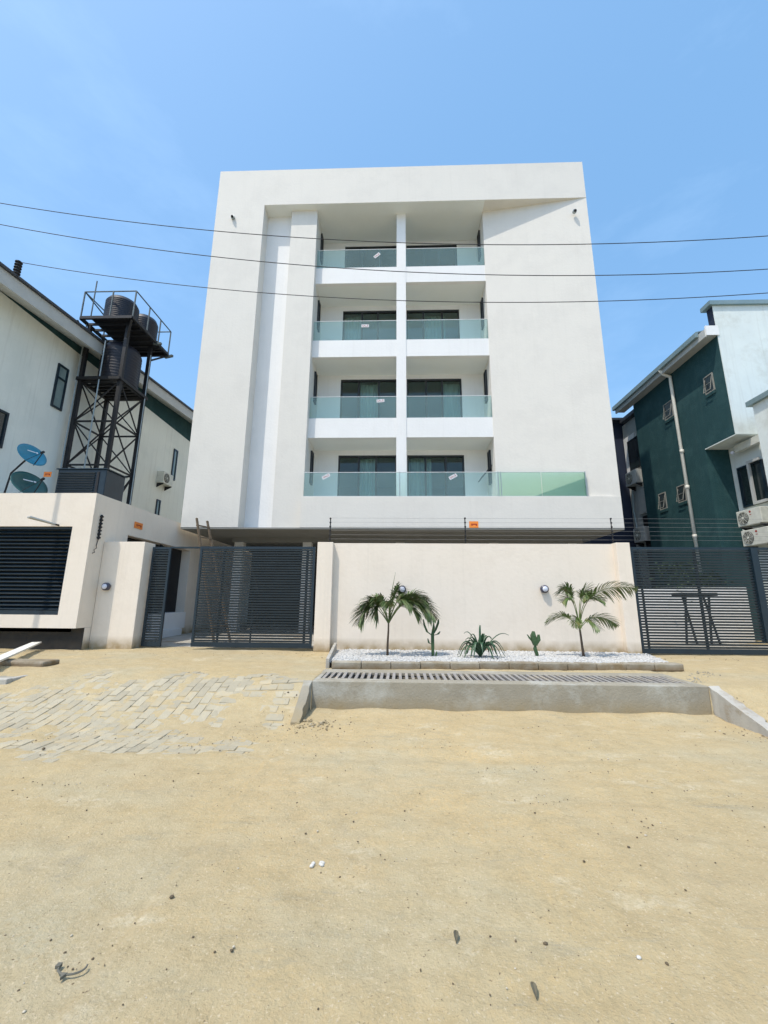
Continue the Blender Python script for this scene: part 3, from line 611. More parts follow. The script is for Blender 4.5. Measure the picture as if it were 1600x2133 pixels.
dish(-8.95, 9.35, 2.62, .40, .38, (.80,-.25,.52), 'dgreen', 'dark green satellite dish low behind the gatehouse parapet', [(-9.2,9.7,2.5),(-9.2,9.7,2.15)], .55)
warn_sign(-8.57, 9.45, 2.97, .19, .13, 'orange warning sign beside the dark generator box above the gatehouse parapet')
MB().tube([(-8.57,9.47,2.15),(-8.57,9.47,3.0)], .006, 5)

# ------------------------------------------------------------------ water tank tower
tw = empty('tank_tower', (-10.0, 12.9, G), 'black steel lattice tower with two platforms carrying water tanks', 'tower')
A = (-10.66,12.35); B_ = (-10.66,13.65); Cc = (-9.30,12.35); D_ = (-9.30,13.65)
for (x, y) in (A, B_, Cc, D_): MB().bar((x,y,G),(x,y,9.25),.11,.11).build('leg', M['blacksteel'], tw)
MB().tube([(-10.74,12.28,3),(-10.74,12.28,9.3)], .02, 6).tube([(-9.95,12.25,3.0),(-9.95,12.25,8.6)], .022, 6).tube([(-9.22,13.6,3.0),(-9.22,13.6,8.9)], .018, 6).build('supply_pipe', M['galv'], tw)
levels = [4.2-2.2, 4.2, 5.7, 7.15]
def face(p, q):
    b = MB()
    for i in range(len(levels)-1):
        z0, z1 = levels[i], levels[i+1]
        b.bar((*p,z0),(*q,z1),.035).bar((*q,z0),(*p,z1),.035).bar((*p,z1),(*q,z1),.05)
    return b.build('brace', M['blacksteel'], tw)
for p, q in ((A,Cc),(A,B_),(Cc,D_),(B_,D_)): face(p, q)
def platform(x0,x1,y0,y1,z,nm):
    b = MB().bar((x0,y0,z),(x1,y0,z),.08,.1).bar((x0,y1,z),(x1,y1,z),.08,.1).bar((x0,y0,z),(x0,y1,z),.08,.1).bar((x1,y0,z),(x1,y1,z),.08,.1)
    n = 7
    for k in range(1, n): b.bar((x0,y0+(y1-y0)*k/n,z-.02),(x1,y0+(y1-y0)*k/n,z-.02),.05,.08)
    o = b.build(nm, M['blacksteel'], tw)
    return o
platform(-10.72,-9.24,12.25,13.75,7.2,'lower_platform')
MB().box(-10.6,-9.3,12.45,13.6,7.26,7.29).build('deck_plate', M['blacksteel'], tw)
platform(-10.75,-8.95,12.0,14.2,9.30,'upper_platform')
MB().box(-10.50,-9.05,12.05,14.3,9.36,9.39).build('deck_plate', M['blacksteel'], tw)
rl = MB(); z0, z1 = 9.40, 10.32; x0, x1, y0, y1 = -10.75, -8.95, 12.0, 14.2
for (x, y) in ((x0,y0),((x0+x1)/2+.1,y0),(x1,y0),(x1,12.8),(x1,13.5),(x1,y1),(x0,y1),(x0,13.1)): rl.bar((x,y,9.30),(x,y,z1),.035)
rl.bar((x0,y0,z1),(x1,y0,z1),.03).bar((x1,y0,z1),(x1,y1,z1),.03).bar((x1,y1,z1),(x0,y1,z1),.03).bar((x0,y1,z1),(x0,y0,z1),.03)
rl.bar((x0,y0,9.34),(x1,y0,9.34),.03).bar((x0+.35,y0,9.3),(x0+.35,y0,10.75),.028)
rl.bar((x0,y0,z1),(x0+.5,y0+1.3,9.5),.03).bar((x1-.1,y1,9.2),(x1+.25,y1-.1,9.2),.08).bar((x1-.1,y1-.8,9.25),(x1+.2,y1-.8,9.25),.08)
rl.build('guard_rail', M['railsteel'], tw)
for (a_, c_) in ((A,(-10.9,12.05)),(Cc,(-9.0,12.05)),(D_,(-9.0,14.2))): MB().bar((*a_,8.7),(*c_,9.25),.06).build('bracket', M['blacksteel'], tw)
def tank(x, y, z, r, h, lab):
    prof = [(r*.96,0)]; nr = 11
    for k in range(nr):
        zz = .04+k*(h*.72)/nr; prof += [(r,zz),(r*.965,zz+h*.72/nr*.45),(r,zz+h*.72/nr*.9)]
    prof += [(r*.98,h*.77),(r*.86,h*.87),(r*.6,h*.94),(r*.3,h*.965),(r*.3,h),(r*.05,h+.01)]
    o = MB().lathe(prof, (x,y,z), 32).build('water_tank', M['tank'], base=(x,y,z), smooth=True)
    tag(o, lab, 'water tank', 'black ribbed water tanks on the tower')
    o.data.polygons.foreach_set('use_smooth', [True]*len(o.data.polygons)); return o
tank(-9.85, 12.65, 9.39, .52, 1.12, 'black ribbed water tank at the front of the upper platform')
tank(-9.72, 13.72, 9.39, .47, 1.25, 'black ribbed water tank at the back right of the upper platform')
tank(-9.85, 13.0, 7.29, .62, 1.62, 'tall black water tank on the lower platform inside the tower')

# ------------------------------------------------------------------ left neighbour house
ln = empty('left_house', (-13, 12, G), 'pale rendered house with a mono-pitch roof behind the water tower', 'house')
XL = -11.0
MB().prismx([(7.2,G-.2),(30,G-.2),(30,8.05),(7.2,8.33)], -17, XL).build('wall', M['neigh'], ln)
MB().prismx([(7.2,8.335),(30,8.055),(30,10.0),(7.2,8.36)], -17, XL-.02).build('upper_wall_band', M['teal'], ln)
def rz(y): return 8.36+(y-9.26)*(9.119-8.361)/(18.71-9.26)
b = MB(); b.prismx([(7.0,rz(7.0)-.40),(30,rz(30)-.40),(30,rz(30)),(7.0,rz(7.0))], -10.26, -10.2); fixn(b.build('fascia_board', M['fascia'], ln))
b = MB(); b.add([(-10.26,7.0,rz(7)-.38),(-10.26,30,rz(30)-.38),(XL-.02,30,rz(30)-.05),(XL-.02,7.0,rz(7)-.05),(-10.26,7.0,rz(7)-.36),(-10.26,30,rz(30)-.36),(XL-.02,30,rz(30)-.03),(XL-.02,7.0,rz(7)-.03)], [(0,1,2,3),(7,6,5,4),(0,4,5,1),(1,5,6,2),(2,6,7,3),(3,7,4,0)]); fixn(b.build('soffit', M['fascia'], ln))
b = MB(); b.prismx([(6.9,rz(6.9)+.003),(30.1,rz(30.1)+.003),(30.1,rz(30.1)+.07),(6.9,rz(6.9)+.07)], -17.2, -10.12); fixn(b.build('roof', M['roofedge'], ln))
def winx(y0,y1,z0,z1,x,parent,sgn=1,f=.06,m='panegrey',split=None,fm='navy',depth=.05):
    """window lying in a wall plane of constant x; sgn = side it faces"""
    a, b_ = (x-.01, x+depth) if sgn > 0 else (x-depth, x+.01)
    fr = MB().box(a,b_,y0,y0+f,z0,z1).box(a,b_,y1-f,y1,z0,z1).box(a,b_,y0+f,y1-f,z0,z0+f).box(a,b_,y0+f,y1-f,z1-f,z1)
    if split: fr.box(a,b_-.005*sgn if sgn>0 else b_,y0+f,y1-f,split-f/2,split+f/2)
    o = fr.build('window', M[fm], parent)
    c_ = x+.008*sgn
    MB().box(min(c_,c_+.006*sgn),max(c_,c_+.006*sgn),y0+f,y1-f,z0+f,z1-f).build('pane', M[m], o)
    return o
winx(11.75,12.17,5.97,7.46,XL,ln,split=7.0)
winx(9.6,10.5,4.05,5.1,XL,ln,m='panedark')
winx(18.9,19.25,5.7,7.25,XL,ln,f=.07)
winx(18.0,18.3,3.4,4.47,XL,ln)
winx(20.6,21.0,3.0,4.3,XL,ln)
def ac_unit(name, loc, w, h, d, rz_, lab, m='acbody', red=False):
    r = empty(name, loc, lab, 'air conditioner', 'outdoor air conditioner units')
    r.rotation_euler = (0,0,rz_)
    def P(mb, nm, mm, sm=False): o = bpy.data.objects.new(nm, mb.mesh(nm, m=M[mm], smooth=sm)); C.objects.link(o); o.parent = r; return o
    bevel(P(MB().box(-w/2,w/2,-d,0,0,h), 'casing', m), .015)
    fr = h*.40; cx = -w/2+fr+.05
    P(MB().lathe([(fr,0),(fr,.012),(fr*.98,.014)], (cx,-d,h/2), 24, (0,-1,0)), 'fan_grille', 'acdark')
    g_ = MB()
    for k in range(1,5): 
        rr = fr*k/4.4; g_.tube([(cx+rr*math.cos(a*math.pi/9),-d-.02,h/2+rr*math.sin(a*math.pi/9)) for a in range(19)], .004, 4, cap=False)
    for k in range(8): a = k*math.pi/4; g_.bar((cx,-d-.02,h/2),(cx+fr*math.cos(a),-d-.02,h/2+fr*math.sin(a)),.006)
    g_.lathe([(fr*.2,0),(fr*.18,.01)], (cx,-d-.018,h/2), 12, (0,-1,0)); P(g_, 'fan_guard', 'acbody')
    if red:
        P(MB().lathe([(.035,0),(.034,.003)], (w*.08,-d,h*.82), 14, (0,-1,0)), 'round_mark', 'redink')
        P(MB().box(w*.05,w*.12,-d-.003,-d,h*.62,h*.66), 'printed_mark', 'redink')
    for bx in (-w/2+.07, w/2-.07): P(MB().prismx([(-d,-.03),(0,-.2),(.0,0),(-d,0)], bx-.015, bx+.015), 'bracket', 'blacksteel')
    return r
ac_unit('ac_unit', (XL+.002,18.2,5.2), .8, .55, .32, math.pi/2, 'pale air conditioner unit on the wall of the left house', 'acbody')

# ------------------------------------------------------------------ main apartment building
ab = empty('apartment_building', (0, 12.2, G), 'white five-level apartment block with a recessed stack of glass-fronted balconies', 'building')
Y0 = 12.2; ZB = 2.15; ZS = 14.015; ZT = 15.585; YR = 12.7; YB = 13.9
MB().box(-6.6,-4.84,Y0,24,ZB,ZT).build('left_tower_wall', M['white'], ab)
MB().box(-4.84,6.65,Y0,24,ZS,ZT).build('roof_band', M['white'], ab)
MB().box(-4.835,3.095,Y0+.01,YB-.005,ZS-.007,ZS-.001).build('recess_soffit', M['ceiling'], ab)
MB().box(-4.84,-3.89,YR,24,ZB,ZS).build('recessed_wall', M['purewhite'], ab)
MB().box(-3.89,-2.95,12.45,24,ZB,ZS).build('balcony_pier', M['white'], ab)
MB().prism([(3.1,12.68),(6.65,12.205),(6.65,24),(3.1,24)], 2.9, ZS).build('angled_wing_wall', M['white'], ab)
MB().box(-2.949,6.65,Y0,12.45,ZB,3.11).build('terrace_fascia', M['white'], ab)
MB().box(-2.95,6.65,12.45,24,ZB,2.9).build('terrace_slab', M['ceiling'], ab)
slabs = [(5.222,5.90),(8.165,8.80),(11.094,11.74)]
for a, c in slabs:
    MB().box(-2.95,3.1,YR,12.85,a,c).build('balcony_edge', M['purewhite'], ab)
    MB().box(-2.95,3.1,12.85,19,a+.0,c-.02).build('floor_slab', M['ceiling'], ab)
MB().box(-.05,.28,YR-.02,YR+.22,2.9,5.22).box(-.05,.28,YR-.02,YR+.22,5.22,ZS).build('column', M['purewhite'], ab)
# back wall of the balconies with door openings, side walls, room beyond
floors = [2.92, 5.88, 8.78, 11.72]; ceils = [5.222, 8.165, 11.094, ZS]
bw = MB()
for f0, c0 in zip(floors, ceils):
    t = f0+2.13
    bw.box(-2.95,-2.11,YB,YB+.2,f0,c0).box(-.03,.33,YB,YB+.2,f0,c0).box(2.33,3.1,YB,YB+.2,f0,c0).box(-2.11,-.03,YB,YB+.2,t,c0).box(.33,2.33,YB,YB+.2,t,c0)
bw.build('balcony_back_wall', M['purewhite'], ab)
MB().box(-2.95,3.1,18.8,19,2.9,ZS).build('room_back_wall', M['interior'], ab)
MB().box(.1,.2,YB+.2,18.8,2.92,ZS).build('party_wall', M['interior'], ab)
for fi, (f0, c0) in enumerate(zip(floors, ceils)):
    t = f0+2.13
    for side, (x0, x1) in enumerate(((-2.11,-.03),(.33,2.33))):
        y = YB+.03; fw_ = .05
        d = MB().box(x0,x0+fw_,y,y+.09,f0,t).box(x1-fw_,x1,y,y+.09,f0,t).box(x0+fw_,x1-fw_,y,y+.09,t-.07,t).box(x0+fw_,x1-fw_,y,y+.09,f0,f0+.05)
        w3 = (x1-x0-2*fw_)/3; off = .08 if (fi+side) % 2 else -.05
        for k in (1,2): d.box(x0+fw_+k*w3-.035+off*(k-1.5),x0+fw_+k*w3+.035+off*(k-1.5),y+.01,y+.07,f0+.05,t-.07)
        do = d.build('sliding_door', M['frame'], ab)
        for k in range(3): MB().box(x0+fw_+k*w3+.01,x0+fw_+(k+1)*w3-.01,y+.035,y+.045,f0+.05,t-.07).build('pane', M['pane'], do)
        # curtain behind one or two leaves
        k = (1, 0, 1, 2, 0, 1, 1, 2)[fi*2+side]; cu = []
        xa_, xb_ = x0+fw_+k*w3, x0+fw_+(k+1)*w3+(.3*w3 if side else .0); nn = 18
        cb = MB(); vs = []
        for i in range(nn+1):
            xx = xa_+(xb_-xa_)*i/nn; yy = YB+.35+.03*math.sin(i*1.9); vs += [(xx,yy,f0+.02),(xx,yy,f0+2.1)]
        cb.add(vs, [(2*i,2*i+2,2*i+3,2*i+1) for i in range(nn)]); cb.build('curtain', M['curtain'], ab)
    # side windows in the return walls
    for sx, xx in ((1,-2.95),(-1,3.1)):
        wz0 = f0+.9; winx(13.2,13.48,wz0,f0+2.05,xx,ab,sgn=sx,f=.04,m='panedark',fm='frame',depth=.06)
# open sash on the first floor right, tilted out
sa = MB().add([(3.09,13.1,4.42),(3.09,13.6,4.42),(2.72,13.6,3.98),(2.72,13.1,3.98),(3.10,13.1,4.38),(3.10,13.6,4.38),(2.74,13.6,3.95),(2.74,13.1,3.95)], [(0,1,2,3),(7,6,5,4),(0,4,5,1),(1,5,6,2),(2,6,7,3),(3,7,4,0)])
fixn(sa.build('open_sash', M['frame'], ab, label='dark awning sash tilted open on the first balcony'))
# balustrades
def balu(x0, x1, y, z0, z1, gm_='glass', rail='alu', name='balustrade'):
    r = MB().box(x0,x1,y-.012,y+.012,z1,z1+.018).box(x0,x1,y-.012,y+.012,z0,z0+.02).build(name, M[rail], ab)
    return r
for fi, (f0, top) in enumerate(((5.90,6.68),(8.80,9.565),(11.74,12.52))):
    for (x0, x1) in ((-2.94,-.055),(.285,3.09)):
        r = balu(x0, x1, YR+.03, f0, top)
        MB().box(x0,x1,YR+.024,YR+.036,f0+.021,top-.001).build('glass_panel', M['glass'], r)
r = balu(-2.89, 5.70, Y0+.05, 3.11, 3.88)
for (x0, x1, g) in ((-2.89,.05,'glass'),(.07,3.05,'glass'),(3.07,4.35,'glassg'),(4.37,5.69,'glassg')):
    MB().box(x0,x1,Y0+.044,Y0+.056,3.131,3.879).build('glass_panel', M[g], r)
MB().box(5.685,5.697,Y0+.06,12.33,3.131,3.879).build('glass_panel', M['glassg'], r)
for x in (.06,3.06,3.14,5.68): MB().box(x-.012,x+.012,Y0+.03,Y0+.042,3.12,3.9).build('glass_clamp', M['galv'], r)
# SALE stickers on the balustrade glass
def sticker(x, y, z, a, lab):
    s_ = empty('sale_sticker', (x, y, z), lab, 'sticker', 'SALE stickers on the balcony glass'); s_.rotation_euler = (0, -a, 0)
    o = bpy.data.objects.new('paper', MB().box(-.13,.13,-.002,.002,-.055,.055).mesh('paper', m=M['whiteink'])); C.objects.link(o); o.parent = s_
    t = textmesh('SALE', .10, 'lettering', M['redink'], s_, wloc(s_)+Vector((0,-.004,0)), (math.pi/2,0,0), .001)
sticker(-.76, YR+.015, 12.26, .75, 'tilted SALE sticker on the top left balcony glass')
sticker(-1.14, YR+.015, 9.37, 0, 'level SALE sticker on the third floor left balcony glass')
sticker(-.58, YR+.015, 6.53, .08, 'SALE sticker on the second floor left balcony glass, near the column')
sticker(-2.22, Y0+.038, 3.76, .5, 'small tilted SALE sticker at the left of the lowest balcony glass')
sticker(1.69, Y0+.038, 3.745, .5, 'tilted SALE sticker on the right part of the lowest balcony glass')
# ground floor: columns, beams and back wall coloured dark for deep shade
for x, y in ((-5.47,14.0),(-3.1,14.0),(.08,14.0),(3.25,14.0),(5.85,14.0)):
    MB().box(x-.15,x+.15,y,y+.3,G-.1,1.95).build('pilotis_column', M['white'], ab)
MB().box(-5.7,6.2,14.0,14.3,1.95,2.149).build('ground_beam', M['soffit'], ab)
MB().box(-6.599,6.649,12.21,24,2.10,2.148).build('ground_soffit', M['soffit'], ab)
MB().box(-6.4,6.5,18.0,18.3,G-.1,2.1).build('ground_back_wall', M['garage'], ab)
MB().box(-3.0,-2.0,17.95,18.0,G,1.1).build('ground_door', M['panedark'], ab)
MB().box(-6.72,9.5,9.7,30,G-.3,G+.012).build('yard_paving', M['concl'])
bpy.data.objects['yard_paving']['kind'] = 'structure'
def dome(x, z, lab):
    r = empty('security_camera', (x, Y0, z), lab, 'camera', 'small dome cameras on the top corners of the facade')
    MB().lathe([(.06,0),(.07,.03),(.065,.09)], (x,Y0,z), 16, (0,-1,0)).build('camera_base', M['galv'], r)
    MB().lathe([(.05,.09),(.045,.12),(.02,.145),(.004,.15)], (x,Y0,z-.02), 14, (0,-1,0)).build('camera_eye', M['blacksteel'], r, smooth=True)
dome(-5.94, 13.46, 'small dome camera high on the left tower of the white facade')
dome(6.17, 13.37, 'small dome camera high on the right wing of the white facade')

# ladder leaning behind the gate, water bottle on a stand
ld = empty('ladder', (-4.6, 10.7, G), 'rough wooden ladder leaning behind the left gate against the side wall corner', 'ladder')
t0 = Vector((-5.40,10.75,2.14)); b0 = Vector((-4.42,10.3,G)); t1 = Vector((-5.20,10.95,2.10)); b1 = Vector((-4.10,10.5,G))
MB().bar(t0,b0,.05,.04).build('rail', M['wood'], ld); MB().bar(t1,b1,.05,.04).build('rail', M['wood'], ld)
for k in range(1, 10):
    t = (k-.4)/10; MB().bar(t0.lerp(b0,t)-Vector((.04,0,0)), t1.lerp(b1,t)+Vector((.04,0,0)), .035,.035).build('rung', M['wood'], ld)

# ------------------------------------------------------------------ right neighbour
rh = empty('right_house', (12, 14, G), 'teal and white rendered house with grey gutter at the right edge', 'house')
XR = 10.0; YF = 11.87; YN = 13.1; ZC = 4.93; ZE = 8.25
MB().box(XR,16,YF,16.6,ZC,ZE).box(XR,16,YN,16.6,G-.2,ZC-.0).build('side_wall', M['teal'], rh)
MB().box(XR+.012,16,YF-.02,YF,ZC-.004,9.30).build('front_wall', M['neighr'], rh)
MB().box(XR+.02,16,YF,YF+.25,ZE+.01,9.28).build('parapet', M['navywall'], rh)
MB().box(XR-.001,16,YF-.001,YN-.01,ZC-.03,ZC-.004).build('overhang_soffit', M['neighr'], rh)
MB().box(10.74,16,8.0,YN-.01,G-.2,ZC-.031).build('lower_white_wall', M['neighr'], rh)
MB().box(XR-.12,16.2,YF-.10,YF+.32,9.28,9.42).build('parapet_coping', M['roofmetal'], rh)
# eave with gutter and sloping roof
MB().box(XR-.30,XR,YF-.02,17.3,ZE-.03,ZE+.02).build('soffit', M['fascia'], rh)
MB().box(XR-.36,XR-.30,YF-.0,17.35,ZE-.06,ZE+.20).build('fascia_board', M['fascia'], rh)
MB().box(XR-.46,XR-.365,YF+.25,17.4,ZE+.10,ZE+.26).build('gutter', M['roofmetal'], rh)
MB().box(XR-.34,XR+.05,YF-.05,YF+.0,ZE-.03,ZE+.30).build('gable_cap', M['purewhite'], rh)
b = MB(); b.add([(XR-.42,YF+.26,ZE+.262),(XR-.42,17.4,ZE+.262),(14,17.4,ZE+1.2),(14,YF+.26,ZE+1.2),(XR-.42,YF+.26,ZE+.30),(XR-.42,17.4,ZE+.30),(14,17.4,ZE+1.24),(14,YF+.26,ZE+1.24)], [(0,1,2,3),(7,6,5,4),(0,4,5,1),(1,5,6,2),(2,6,7,3),(3,7,4,0)]); fixn(b.build('roof', M['roofmetal'], rh))
pp = MB().tube([(XR-.41,14.08,ZE+.12),(XR-.30,14.08,ZE-.06),(XR-.07,14.08,ZE-.16),(XR-.07,14.08,ZE-.4),(XR-.07,14.02,G)], .055, 10)
for z in (5.2, 3.9, 2.2): pp.lathe([(.055,-.06),(.068,-.055),(.068,.055),(.055,.06)], (XR-.07,14.045,z), 10)
pp.build('downpipe', M['pipe'], rh, smooth=True)
def vent(y0,y1,z0,z1):
    o = winx(y0,y1,z0,z1,XR,rh,sgn=-1,f=.035,m='panedark',fm='ventframe',depth=.03)
    MB().box(XR-.03,XR-.01,y0,y1,z0-.10,z0-.0).build('sill', M['teal'], o)
    s_ = MB().bar((XR-.02,y0+.05,(z0+z1)/2+.2),(XR-.12,y0+.05,z0+.05),.016).bar((XR-.02,y1-.05,(z0+z1)/2+.2),(XR-.12,y1-.05,z0+.05),.016).bar((XR-.12,y0+.04,z0+.05),(XR-.12,y1-.04,z0+.05),.02).bar((XR-.09,y0+.04,(z0+z1)/2-.02),(XR-.09,y1-.04,(z0+z1)/2-.02),.012)
    s_.build('open_sash', M['ventframe'], o)
vent(12.27,12.66,6.60,7.2); vent(14.25,14.74,6.65,7.28); vent(15.3,15.72,3.45,4.08); vent(14.22,14.65,3.48,4.08)
# notch window in the white lower wall (faces left), AC units
nw = winx(11.95,12.85,2.90,4.18,10.74,rh,sgn=-1,f=.06,m='panedark',fm='navy',depth=.06)
MB().box(10.60,10.66,12.30,12.38,2.9,4.24).box(10.60,10.66,11.93,12.30,2.9,2.98).box(10.60,10.66,11.93,12.30,4.16,4.24).build('open_sash', M['fascia'], nw)
ac_unit('ac_unit', (10.742,12.36,2.28), .86, .47, .36, -math.pi/2, 'upper of two stacked air conditioner units beside the right gate', red=True)
ac_unit('ac_unit', (10.742,12.27,1.68), .92, .47, .36, -math.pi/2, 'lower of two stacked air conditioner units beside the right gate', red=True)
fl2 = empty('flood_light', (10.6,12.3,4.75), 'pale angular flood light under the overhang of the right house', 'light')
MB().bar((10.55,12.55,4.70),(10.55,11.6,4.72),.14,.22).build('lamp_head', M['acbody'], fl2)
MB().lathe([(.05,0),(.05,.05)], (10.48,12.62,4.62), 12, (-1,-.3,0)).build('lamp_bulb', M['lens'], fl2)
# nearer white block with coping at the picture edge
MB().box(9.98,16,7.4,11.1,G-.2,5.46).build('near_block', M['neighr'], rh)
MB().box(9.88,16,7.3,11.2,5.46,5.60).build('near_block_coping', M['roofmetal'], rh)
# rear wing
rw = empty('rear_house', (13, 20, G), 'grey rear wing with navy end wall between the white block and the teal house', 'house')
MB().box(10.45,16,16.62,18.4,G-.2,8.05).build('side_wall', M['fascia'], rw)
MB().box(8.5,16,18.42,22,G-.2,8.25).build('end_wall', M['navywall'], rw)
MB().box(8.4,16.1,18.1,22.2,8.26,8.36).box(10.2,16.1,16.6,18.1,8.06,8.22).build('roof_edge', M['roofedge'], rw)
MB().box(10.38,10.449,17.45,18.30,5.6,7.35).build('window_surround', M['purewhite'], rw)
winx(17.2,17.98,5.72,7.1,10.37,rw,sgn=-1,f=.05,m='panedark',fm='frame',depth=.03)
MB().box(10.40,10.449,16.7,17.6,-.5,3.6).build('dark_door', M['blacksteel'], rw)
MB().box(10.36,10.449,16.9,17.7,3.7,5.2).build('pale_panel', M['fascia'], rw)
ac_unit('ac_unit', (10.44,17.6,5.0), .8, .6, .34, -math.pi/2, 'dark weathered air conditioner unit high on the grey rear wing', 'fascia')
ac_unit('ac_unit', (10.44,17.5,2.5), .8, .6, .34, -math.pi/2, 'air conditioner unit low on the grey rear wing above the gate', 'fascia')
MB().tube([(10.36,18.0,5.0),(10.34,18.1,4),(10.36,18.0,3),(10.34,17.9,2)], .03, 6).build('drain_hose', M['roofmetal'], rw)
# low white yard wall and work bench behind the right gate
yw_ = MB().prism([(6.0,13.0),(9.99,12.4),(9.99,12.55),(6.0,13.15)], G, .46).build('yard_wall', M['purewhite'], base=(8,12.7,G)); tag(yw_, 'low bright white yard wall behind the right gate', 'wall')
wb = empty('work_bench', (8.1,11.5,G), 'black trestle work bench standing behind the right gate', 'work bench')
MB().box(7.45,8.35,11.3,11.75,.20,.28).build('bench_top', M['blacksteel'], wb)
for p, q in (((7.55,11.35,.2),(7.38,11.3,G+.3)),((7.7,11.7,.2),(7.95,11.75,G+.3)),((8.15,11.35,.2),(8.0,11.3,G+.3)),((8.25,11.7,.2),(8.55,11.75,G+.3))):
    MB().bar(p, (q[0],q[1],G+.0), .04).build('leg', M['blacksteel'], wb)
MB().bar((7.45,11.33,-.3),(8.45,11.7,-.35),.03).build('brace', M['blacksteel'], wb)

# ------------------------------------------------------------------ plants
def frond(pts, L, nl, m, parent, start=.3, droop=.5, w=.018, side=1, seed=0, stalk='stalk', rad=.009, roll=0):
    nl = int(nl*1.5); rnd = random.Random(seed); P0, P1, P2 = [Vector(p) for p in pts]
    def q(t): return P0*(1-t)**2+P1*2*t*(1-t)+P2*t*t
    def dq(t): return ((P1-P0)*2*(1-t)+(P2-P1)*2*t).normalized()
    b = MB().tube([q(i/12) for i in range(13)], [rad*(1-.75*i/12) for i in range(13)], 5)
    for i in range(nl):
        t = start+(1-start)*(i+.5)/nl; c = q(t); d = dq(t)
        s_ = d.cross(Vector((0,0,1)));
        if s_.length < .15: s_ = Vector((1,.2,0))
        s_.normalize(); nrm = s_.cross(d).normalized(); s_, nrm = s_*math.cos(roll)+nrm*math.sin(roll), nrm*math.cos(roll)-s_*math.sin(roll)
        prof = math.sin(math.pi*min(1,(t-start)/(1-start)*.80+.16))
        for sg in (-1, 1):
            ll = L*prof*rnd.uniform(.8, 1.12)
            dirv = (s_*sg*.72+d*(.5+.45*t)+nrm*.18+Vector((rnd.uniform(-.12,.12),rnd.uniform(-.12,.12),rnd.uniform(-.1,.1)))).normalized()
            k = 5; ww = w*rnd.uniform(.75,1.15); vs = []
            for j in range(k+1):
                u = j/k; p = c+dirv*ll*u+Vector((0,0,-1))*(droop*ll*u*u*rnd.uniform(.9,1.1))
                wv = (dirv.cross(Vector((0,0,1)))).normalized() if abs(dirv.z) < .95 else Vector((1,0,0))
                wd = ww*(.55+.9*u-1.42*u*u) if u < .999 else .0008
                vs += [p-wv*wd*.5+Vector((0,0,.25*wd)), p, p+wv*wd*.5+Vector((0,0,.25*wd))]
            b.add(vs, [(j*3+e, j*3+e+1, j*3+e+4, j*3+e+3) for j in range(k) for e in (0,1)])
    return b.build('frond', M[m], parent)
def V(*a): return Vector(a)
p1 = empty('palm', (-.19, 8.1, -1.0), 'young palm with drooping dark green fronds under the left wall lamp', 'palm')
MB().tube([(-.19,8.1,-1.02),(-.188,8.1,-.8),(-.175,8.1,-.55),(-.172,8.1,-.40)], [.026,.021,.018,.016], 10).build('trunk', M['trunk'], p1, smooth=True)
cr0 = V(-.172,8.1,-.42)
F = [((-.40,-.06,.66),(-.56,-.10,-.02),.27,26,.38), ((.46,0,.86),(.88,-.08,.08),.28,30,.38), ((.32,.10,.80),(.80,.16,.20),.28,24,.4), ((-.16,.06,.62),(-.34,.12,.40),.22,16,.3),
     ((.03,0,.5),(.20,-.05,.78),.16,12,.1), ((.02,-.25,.62),(.05,-.45,.34),.24,16,.3), ((.15,-.18,.68),(.45,-.30,.36),.26,20,.4), ((-.22,.12,.7),(-.42,.2,.22),.26,18,.3), ((.2,.2,.72),(.42,.3,.40),.26,18,.4), ((.36,-.12,.74),(.66,-.22,.30),.28,22,.35), ((-.10,-.16,.62),(-.28,-.30,.34),.24,18,.3), ((.12,.1,.78),(.22,.15,.56),.24,18,.35), ((-.30,-.10,.62),(-.46,-.2,.30),.27,22,.32), ((.30,-.2,.66),(.55,-.32,.12),.27,22,.35), ((.42,.08,.80),(.72,.1,.40),.27,24,.35), ((-.2,.0,.6),(-.26,-.05,.10),.25,18,.35)]
for i, (c_, e_, L_, nl, st) in enumerate(F):
    rl_ = (.75,-.7,-.9,.8,.4,-.5,-.8,.9,-.6,.7,-.9,.7,-.6,.8,-.8,.5,-.7)[i % 17]
    frond((cr0, cr0+V(*c_), cr0+V(*e_)), L_*1.3, nl, 'leaf', p1, start=st, seed=i+3, droop=.42, w=.042, roll=rl_)
MB().tube([cr0, cr0+V(.04,0,.5), cr0+V(.13,0,.97)], [.012,.010,.002], 5).build('spear_leaf', M['leaf'], p1)
p2 = empty('palm', (3.50, 8.35, -1.0), 'young palm with lighter green upright fronds near the right end of the wall', 'palm')
MB().tube([(3.52,8.35,-1.03),(3.505,8.35,-.8),(3.49,8.35,-.5)], [.028,.021,.018], 10).build('trunk', M['trunk'], p2, smooth=True)
c2 = V(3.49,8.35,-.5)
F = [((-.25,0,.42),(-.66,-.05,.12),.20,16,.30,.3), ((.30,0,.42),(.70,-.05,.08),.22,18,.25,.4), ((.12,0,.95),(1.10,-.12,.78),.30,30,.38,.45), ((-.02,.05,.9),(-.26,.08,.75),.24,18,.45,.5),
     ((.03,-.1,.85),(.08,-.3,.60),.24,18,.45,.4), ((-.10,-.15,.42),(-.22,-.30,.05),.16,12,.3,.4), ((.10,-.12,.35),(.24,-.28,.0),.18,12,.3,.4), ((.06,.1,.9),(.36,.2,.7),.24,18,.45,.3), ((.05,-.05,.8),(.42,-.2,.52),.22,18,.4,.3), ((-.08,-.05,.8),(-.34,-.12,.50),.20,18,.4,.3), ((-.06,.1,.85),(-.1,.3,.72),.2,14,.45,.5)]
